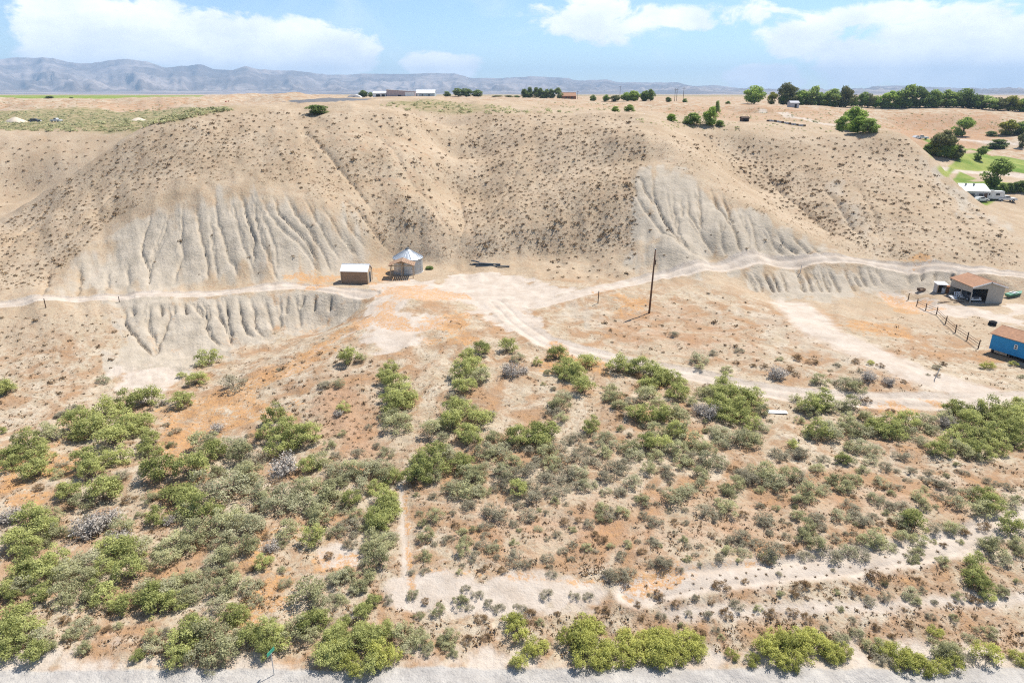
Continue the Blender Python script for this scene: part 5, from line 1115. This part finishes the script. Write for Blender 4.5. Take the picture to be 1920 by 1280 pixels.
def car(name, loc, rz, label, cat, body, L=4.6, kind='car', scale=1.0):
    e = empty(name, loc, rz); tag(e, label, cat); e.scale = (scale,) * 3; W = 1.8; h = L / 2
    if kind == 'pickup':
        MB().prism([(-h, .5), (h, .5), (h, .98), (h - .3, 1.08), (.75, 1.12), (-h, 1.08)], -W / 2, W / 2).build('body', body, e)
        MB().prism([(-.75, 1.09), (.85, 1.09), (.35, 1.72), (-.65, 1.74)], -W / 2 + .1, W / 2 - .1).build('cab', body, e)
        MB().box((-1.5, 0, 1.1), (1.4, 1.5, .05)).build('bed', DARK, e)
        wy = [(.05, 1.4)]
    else:
        MB().prism([(-h, .35), (h, .35), (h, .78), (h - .35, .92), (.9, .98), (-h + .15, 1.0), (-h, .85)], -W / 2, W / 2).build('body', body, e)
        MB().prism([(-h + .5, .97), (1.15, .97), (.45, 1.48), (-h + 1.1, 1.5)], -W / 2 + .14, W / 2 - .14).build('cab', body, e)
    for sy in (-1, 1): MB().box((-.1, sy * (W / 2 - .105), 1.38 if kind == 'pickup' else 1.24), (1.2, .04, .34)).build('window', GLASS, e)
    MB().box((.66, 0, 1.42 if kind == 'pickup' else 1.26), (.04, W - .5, .42), ry=-.55).build('windscreen', GLASS, e)
    wm_ = MB(); wm_.add([(r * math.cos(6.283 * k / 14), y, r * math.sin(6.283 * k / 14)) for r, y in ((.36, -.11), (.36, .11)) for k in range(14)], [(k, (k + 1) % 14, 14 + (k + 1) % 14, 14 + k) for k in range(14)] + [tuple(range(13, -1, -1)), tuple(range(14, 28))]); wme = wm_.mesh('tyre', BLACK)
    rm = MB(); rm.add([(.2 * math.cos(6.283 * k / 10), y, .2 * math.sin(6.283 * k / 10)) for y in (-.12, .12) for k in range(10)], [tuple(range(9, -1, -1)), tuple(range(10, 20))]); rme = rm.mesh('rim', GALVL)
    for sx in (-1, 1):
        for sy in (-1, 1): wo = link('wheel', wme, e, (sx * L * .31, sy * (W / 2 - .06), .36)); link('rim', rme, wo)
        MB().box((h + .0, sx * .62, .75), (.06, .32, .16)).build('headlight', WHITE, e)
    MB().box((h + .05, 0, .5), (.12, W, .2)).build('bumper', WHITE, e); MB().box((-h - .04, 0, .5), (.1, W, .18)).build('bumper', CARD, e)
    return e
b0 = ga.location
car('pickup_truck', (b0.x + 1.45, b0.y + 2.9, b0.z + .06), R(-92), 'dark pickup truck parked inside the open garage', 'truck', CARD, 4.6, 'pickup')
p = spot(1891, 556); p.x += .8; p.z = ground(p.x, p.y); bt = empty('small_boat', p, R(20)); tag(bt, 'green hulled small boat behind the beige garage wall', 'boat')
MB().add([(-1.7, -.55, .55), (-1.7, .55, .55), (1.0, .65, .62), (1.0, -.65, .62), (2.1, 0, .8), (-1.6, -.3, .1), (-1.6, .3, .1), (.9, .3, .1), (.9, -.3, .1), (1.6, 0, .25)], [(0, 5, 6, 1), (0, 3, 8, 5), (3, 4, 9, 8), (1, 6, 7, 2), (2, 7, 9, 4), (5, 8, 7, 6), (8, 9, 7), (0, 1, 2, 3), (3, 2, 4)]).build('hull', GREENC, bt); MB().box((-.4, 0, .68), (.3, 1.1, .06)).build('thwart', WHITE, bt); MB().box((.4, 0, .7), (.3, 1.15, .06)).build('thwart', WHITE, bt)

# ---- clutter in the yard
g = spot(1763, 549); tsx = empty('tool_shack', g, R(-6)); tag(tsx, 'little grey lean-to shack with dark open front beside a rusty sheet', 'shack')
for x in (-.75, .75): MB().box((x, .5, .8), (.07, 1.3, 1.6)).build('side_wall', GREYC, tsx); MB().box((x * .93, -.2, .82), (.1, .1, 1.65)).build('post', WOODL, tsx)
MB().box((0, 1.12, .8), (1.44, .06, 1.6)).build('back_wall', WOODD, tsx); MB().box((0, .42, 1.72), (1.9, 1.8, .06), rx=.1).build('roof', WHITE, tsx)
for k in range(3): MB().box((.1 + k * .2, -.28, .5), (.14, .04, .95), ry=.06 * (k - 1)).build('board', WHITE, tsx)
g = spot(1777, 549); rp = empty('rusty_crate', g, R(-6)); tag(rp, 'rust-orange metal crate standing against the lean-to shack', 'crate')
for k in range(4): MB().box((-.42 + k * .29, 0, .6), (.27, .9 + .02 * (k % 2), 1.25)).build('panel', RUST, rp)
MB().box((0, 0, 1.26), (1.2, .98, .06)).build('lid', RUST, rp)
g = spot(1727, 545); pb_ = empty('wooden_crate', g, R(4)); tag(pb_, 'low open wooden crate beside the eastern cut bank', 'crate')
for y in (-.42, .42):
    for z in (.15, .38): MB().box((0, y, z), (1.15, .05, .18)).build('slat', WOOD, pb_)
for x in (-.55, .55): MB().box((x, 0, .27), (.05, .8, .42)).build('end_board', WOODD, pb_)
MB().box((0, 0, .04), (1.1, .8, .06)).build('base', WOODD, pb_)
lbl = ['white slatted pallet leaning flat on the junk heap', 'white slatted pallet tipped steeply on the junk heap', 'grey weathered pallet at the bottom of the junk heap', 'white slatted pallet propped beside the garage post', 'weathered pallet lying askew behind the junk heap']
for i, (px, py, z_, rx_, ry_, rz_) in enumerate(((1786, 561, .35, .35, .1, .3), (1795, 558, .6, .75, -.2, -.4), (1790, 563, .12, .06, .05, .9), (1802, 560, .55, .6, .3, .2), (1797, 554, .3, .2, -.25, 1.2))):
    e = empty('pallet', spot(px, py, z_)); e.rotation_euler = (rx_, ry_, rz_); tag(e, lbl[i], 'pallet')
    mt_ = WHITE if i in (0, 1, 3) else WOODL
    for k in range(5): MB().box((-.5 + k * .25, 0, .07), (.12, 1.1, .025)).build('slat', mt_, e)
    for y in (-.48, 0, .48): MB().box((0, y, 0), (1.1, .08, .1)).build('runner', mt_, e)
for i, (px, py, L_, rz_, s_) in enumerate(((1772, 567, 2.4, .0, 'long dark plank lying on the yard dirt left of the garage'), (1798, 567, 1.9, .02, 'shorter dark plank lying at the garage corner'))):
    o = MB().box((0, 0, 0), (L_, .2, .07)).box((L_ * .2, .02, .06), (L_ * .5, .12, .05)).build('plank', WOODD); o.location = spot(px, py, .05); o.rotation_euler = (0, 0, rz_); tag(o, s_, 'plank')
for i in range(2):
    o = empty('tyre', spot(1860, 609, .14 + i * .3) + Vector((i * .1, .05 * i, 0)), i); tag(o, ['worn black tyre at the bottom of the two-tyre stack', 'black tyre on top of the two-tyre stack'][i], 'tyre')
    MB().lathe([(.32, -.12), (.5, -.14), (.58, -.08), (.58, .08), (.5, .14), (.32, .12), (.3, .0), (.32, -.12)], 22, cap=False).build('tread', BLACK, o, True); MB().lathe([(.31, -.1), (.31, .1)], 22, cap=False).build('bead', CARD, o)
# fence down the yard edge
Z5 = (1600, 420, 4.266)
fp = [(437, 610), (505, 655), (578, 692), (663, 725), (735, 800), (815, 870), (908, 932), (997, 997)]
fw = [spot(Z5[0] + x / Z5[2], Z5[1] + y / Z5[2]) for x, y in fp]
fe = empty('yard_fence', fw[0]); tag(fe, 'dark post and wire fence running down the yard edge to the blue house', 'fence')
for i, p in enumerate(fw):
    MB().bar((0, 0, -.3), (.06 * math.sin(i * 2.1), 0, 1.35), .17, n=7, w2=.15).build('post', WOODD, fe).location = p - fw[0]
for a_, c_ in zip(fw[1:], fw[2:]):
    for z in (.35, .7, 1.05):
        MB().bar(a_ - fw[0] + Vector((0, 0, z)), c_ - fw[0] + Vector((0, 0, z)), .035 if z != .7 else .06, n=4).build('wire' if z != .7 else 'rail', WOODD, fe)
# ---- blue house
A0 = Vector(at_z(1855, 651, -1.75)); d1 = Vector((.43, -.903, 0)).normalized(); d2 = Vector((.903, .43, 0)).normalized()
bz = ground(A0.x, A0.y); hb = empty('blue_house', (A0.x, A0.y, bz), math.atan2(d2.y, d2.x)); tag(hb, 'bright blue mobile house with brown shingle roof on a raised base', 'house')
HW, HL = 4.4, 13.0; zb, zt = .55, 2.75           # local x across, local -y along the wall facing the fence
for k in range(9):
    zz = zb + (k + .5) * (zt - zb) / 9
    MB().box((-.02 - .004 * (k % 2), -HL / 2, zz), (.06, HL, (zt - zb) / 9 - .008)).build('siding_board', BLUE, hb)
MB().prism([(0.03, zb), (HW, zb), (HW, zt), (HW / 2, zt + .75), (0.03, zt)], -.06, 0).build('end_wall', BLUE, hb)
MB().box((HW / 2, -HL / 2, (zb + zt) / 2), (HW - .1, HL - .3, zt - zb - .1)).build('core', BLUE, hb); MB().box((HW / 2 + .1, -HL / 2, .25), (HW - .5, HL - .4, .62)).build('crawl_shade', DARK, hb)  # black block paints in the shade beneath the raised floor
for k in range(6): MB().box((.05, -.4 - k * 2.3, .24), (.16, .16, .62)).build('pier', WOODD, hb)
MB().box((-.01, -1.6, .36), (.05, 1.7, .34)).build('skirt_panel', WOODL, hb)
for sx in (-1, 1):
    an = math.atan2(.75, HW / 2)
    rf = MB().box((HW / 2 + sx * (HW / 4 + .08), -HL / 2, zt + .75 / 2 + .04), ((HW / 2 + .3) / math.cos(an), HL + .5, .1), ry=sx * an).build('roof', SHINGLE, hb)
    for k in range(6): MB().box((HW / 2 + sx * (.2 + k * .4), -HL / 2, zt + .75 + .11 - (.2 + k * .4) * .75 / (HW / 2)), (.38, HL + .46, .03), ry=sx * (an + .03)).build('shingle_course', SHINGLE, rf)
wn = MB().box((-.09, -3.35, 1.85), (.05, .46, .66)).build('window', WHITE, hb)
for z in (1.7, 2.0): MB().box((-.12, -3.35, z), (.03, .24, .2)).build('pane', GLASS, wn)

# ---- street sign by the gravel road
g = spot(514, 1264, -.2); sg = empty('street_sign', g, R(70)); tag(sg, 'small green blade sign on a thin post at the gravel road', 'sign')
MB().bar((0, 0, 0), (0, 0, 2.1), .06, n=6).build('post', GALV, sg); MB().box((0, 0, 2.2), (.75, .03, .28)).build('blade', SIGNG, sg); MB().box((0, 0, 2.05), (.1, .06, .08)).build('bracket', GALV, sg)

# ------------------------------------------------------------------ the far farm, houses and yard
def far(px, py, Y): p = Vector(at_Y(px, py, Y)); p.z = ground(p.x, p.y) - .1; return p
def barn(name, px0, px1, py, Y, depth, eave, ridge, mw, mr, label, cat='barn', rz=0.0, mono=None, doors=(), along=True):
    a, c = far(px0, py, Y), far(px1, py, Y); w_ = c.x - a.x
    e = empty(name, (a + c) / 2, rz); tag(e, label, cat); h = w_ / 2
    if mono: MB().prism([(-h, 0), (h, 0), (h, mono), (-h, eave)], 0, depth).build('wall', mw, e); an = math.atan2(mono - eave, w_); MB().box((0, depth / 2, (eave + mono) / 2 + .1), (w_ / math.cos(an) + .6, depth + .6, .16), ry=-an).build('roof', mr, e)
    elif along:
        MB().box((0, depth / 2, eave / 2), (w_, depth, eave)).build('wall', mw, e); an = math.atan2(ridge - eave, depth / 2)
        for sy in (-1, 1): MB().box((0, depth / 2 + sy * depth / 4, (eave + ridge) / 2 + .08), (w_ + .5, (depth / 2 + .4) / math.cos(an), .14), rx=-sy * an).build('roof', mr, e)
        for sx in (-1, 1): MB().add([(sx * (h - .05), 0, eave), (sx * (h - .05), depth, eave), (sx * (h - .05), depth / 2, ridge)], [(0, 1, 2)]).build('gable', mw, e)
    else:
        MB().prism([(-h, 0), (h, 0), (h, eave), (0, ridge), (-h, eave)], 0, depth).build('wall', mw, e); an = math.atan2(ridge - eave, h)
        for sx in (-1, 1): MB().box((sx * h / 2 * 1.04, depth / 2, (eave + ridge) / 2 + .08), ((h + .4) / math.cos(an), depth + .6, .14), ry=sx * an).build('roof', mr, e)
    for (x, z0_, ww, hh, nm, m_) in doors: MB().box((x * w_, -.05, z0_ + hh / 2), (ww, .12, hh)).build(nm, m_, e)
    return e
YB = 550
hp = empty('hoop_shed', far(663.5, 181, YB)); tag(hp, 'low white hoop shed at the end of the farm row', 'shed')
MB().add([(5.2 * math.cos(math.pi * k / 12), y, 2.3 * math.sin(math.pi * k / 12)) for y in (0, 9) for k in range(13)], [(k, k + 1, 14 + k, 13 + k) for k in range(12)] + [tuple(range(12, -1, -1)), tuple(range(13, 26))]).build('cover', WHITE, hp, False); MB().box((0, -.05, .7), (1.6, .1, 1.4)).build('door', GREYC, hp)
barn('machine_shed', 699, 724, 181, YB, 9, 3.0, 3.9, WHITE, WHITE, 'white machine shed with dark open bays on the plateau', 'shed', doors=((-.1, 0, 3.2, 2.0, 'bay_shade', DARK), (.28, 0, 2.4, 2.0, 'bay_shade', DARK)))  # open bays are black panels on the wall, interior shade painted
barn('large_barn', 725, 779, 181.5, YB - 6, 14, 5.0, 0, MAUVE, WHITE, 'large mauve barn with long sloping roof among the farm sheds', 'barn', mono=3.6, doors=((.31, .1, 7.2, 3.2, 'door', WHITE), (-.05, 0, 2.6, 1.2, 'door', DARK)))
barn('long_barn', 780, 815, 182, YB - 2, 12, 2.4, 4.9, BLUEG, WHITE, 'long blue-grey barn with tall white roof at the farm', 'barn', doors=((-.15, .6, 1.0, 1.0, 'window', GLASS), (.2, .6, 1.0, 1.0, 'window', GLASS), (-.38, 0, 1.2, 2.0, 'door', WHITE)))
barn('farmhouse', 1053, 1080, 186, 560, 9, 2.6, 5.0, RUST, SHINGLE, 'distant farmhouse with dark brown roof beside the pointed trees', 'house', doors=((-.2, .9, 1.2, 1.0, 'window', GLASS), (.22, .9, 1.2, 1.0, 'window', GLASS), (0, 0, 1, 2.0, 'door', WOODD)))
for i, (px, Y, h) in enumerate(((1162, 560, 9.5), (1265, 470, 8.0), (1268.5, 490, 8.2), (1281, 470, 9.0), (1083, 555, 6.5))):
    e = empty('distant_pole', far(px, 186, Y)); tag(e, ['lone thin pole on the skyline between farmhouse and spur', 'utility pole in the skyline pair behind the spur', 'utility pole in the skyline pair behind the spur', 'taller single utility pole beside the skyline pair', 'short pole right beside the brown-roofed farmhouse'][i], 'pole', 'skyline utility poles')
    MB().bar((0, 0, 0), (0, 0, h), .34, n=6, w2=.24).build('pole', WOODD, e); MB().box((0, 0, h - .6), (2.0, .16, .16)).build('crossarm', WOODD, e)
barn('hillside_shack', 1481, 1497, 208, 400, 5, 2.8, 3.8, GREYC, GREYC, 'small grey shack on the mound below the tree line', 'shack', doors=((.1, .2, 1.1, 1.9, 'door', DARK),))
barn('loading_shed', 1390, 1403, 238, 255, 2.6, 1.3, 1.6, WOODD, WOODD, 'small dark open shed on the bare rim', 'shed', doors=((0, .15, 1.6, .9, 'opening_shade', DARK),))  # black panel on the solid wall paints the shade within
p, q = far(1436, 239, 252), far(1510, 241, 250); lw = empty('low_wall', p); tag(lw, 'low dark stone wall along the bare eastern rim', 'wall')
for k in range(16):
    a_ = p.lerp(q, (k + .5) / 16); MB().box((a_.x - p.x, a_.y - p.y, ground(a_.x, a_.y) - p.z + .2), ((q.x - p.x) / 16 * .93, .5, .75 + .12 * math.sin(k * 2.3))).build('stone', GREYC if k % 3 else WOODD, lw)
YH = cast(1838, 368)[1]
hs = barn('white_house', 1808, 1852, 366, 208, 8.5, 2.6, 4.2, GREYC, GALVL, 'pale house with grey metal roof behind the eastern slope', 'house', rz=R(-8), doors=((-.15, .9, 1.2, 1.0, 'window', GLASS), (.2, .9, 1.2, 1.0, 'window', GLASS), (.38, 0, .9, 2.0, 'door', WOODD)))
for x in (-2.0, .3): MB().box((x, 3.2, 4.2), (.5, .5, .7)).build('vent', GREYC, hs)
rp_ = spot(1856, 376); rv = empty('camper_trailer', rp_, R(-6)); tag(rv, 'long white camper trailer with dark windows parked by the house', 'trailer')
MB().prism([(-3.9, .5), (3.6, .5), (4.0, 1.3), (3.7, 2.75), (-3.7, 2.85), (-3.95, 2.4)], 0, 2.3).build('body', CARW, rv)
for x, ww in ((-2.8, 1.0), (-.9, 1.2), (1.9, 1.1)): MB().box((x, -.02, 1.85), (ww, .06, .6)).build('window', GLASS, rv)
MB().box((.55, -.02, 1.45), (.7, .05, 1.8)).build('door', WHITE, rv); MB().box((0, .05, 2.95), (1.0, .8, .25)).build('roof_unit', WHITE, rv)
for x in (-.5, .35): o = MB(); o.add([(x + .34 * math.cos(6.283 * k / 12), y, .34 + .34 * math.sin(6.283 * k / 12)) for y in (-.03, .2) for k in range(12)], [(k, (k + 1) % 12, 12 + (k + 1) % 12, 12 + k) for k in range(12)] + [tuple(range(11, -1, -1)), tuple(range(12, 24))]); o.build('wheel', BLACK, rv)
car('pickup_truck', spot(1886, 377.5), R(-8), 'white pickup truck parked at the end of the camper trailer', 'truck', CARW, 5.2, 'pickup')
car('parked_car', spot(1838, 378), R(10), 'white car parked in front of the camper trailer', 'car', CARW, 4.4)
car('parked_car', far(1719, 254, 300), R(30), 'white car parked beyond the steep slope edge', 'car', CARW, 4.6); car('parked_van', far(1729, 255, 306), R(-20), 'pale van-like car beside the far white car', 'car', CARW, 5.0, 'pickup')
car('derelict_car', spot(66, 229), R(15), 'grey derelict car on the scrub flat beside the sand pile', 'car', CARD, 4.6); car('derelict_car', spot(106, 229), R(170), 'white derelict car on the scrub flat', 'car', CARW, 4.8, 'pickup')
def pile(px, py, wm, hm, label):
    g = spot(px, py); r_ = np.random.default_rng(int(px)); o = MB(); n, m_ = 20, 7; vs_ = []
    for j in range(m_):
        t_ = j / (m_ - 1)
        for i in range(n):
            a_ = 6.283 * i / n; q_ = wm / 2 * (1 - t_) ** .9 * (1 + .12 * math.sin(3 * a_ + px) + r_.normal(0, .03)); vs_.append((q_ * math.cos(a_), q_ * math.sin(a_) * .8, hm * t_ ** .85 + r_.normal(0, .03) - .15))
    o.add(vs_, [(j * n + i, j * n + (i + 1) % n, (j + 1) * n + (i + 1) % n, (j + 1) * n + i) for j in range(m_ - 1) for i in range(n)]); ob = o.build('sand_pile', CREAMS, None, True); ob.location = g; tag(ob, label, 'sand pile')
pile(30, 229, 9.5, 2.4, 'pale sand pile on the scrub flat beside the grey derelict car'); pile(259, 226, 6, 1.2, 'small yellowish dirt pile at the foot of the western hill')
p = far(424, 186, 520); tr = empty('farm_machine', p); tag(tr, 'small red farm machine at the plateau edge by the green field', 'machine'); MB().box((0, 0, 1.1), (2.2, 1.4, .9)).build('body', REDP, tr); MB().box((-.5, 0, 2.0), (.9, 1.2, 1.0)).build('cab', REDP, tr); MB().bar((.8, 0, 1.4), (2.0, 0, 3.2), .3).build('arm', REDP, tr)
for x in (-.8, .8): MB().box((x, 0, .35), (.8, 1.5, .7)).build('wheel_set', BLACK, tr)
p = far(441, 181, 640); tk = empty('water_tank', p); tag(tk, 'pale blue-white tank standing at the green field edge', 'tank'); MB().lathe([(1.9, 0), (2.0, .3), (2.0, 2.2), (1.5, 2.9), (.3, 3.1)], 18).build('drum', BLUEG, tk, True); MB().lathe([(.35, 3.05), (.35, 3.35), (.05, 3.4)], 10).build('lid', WHITE, tk)
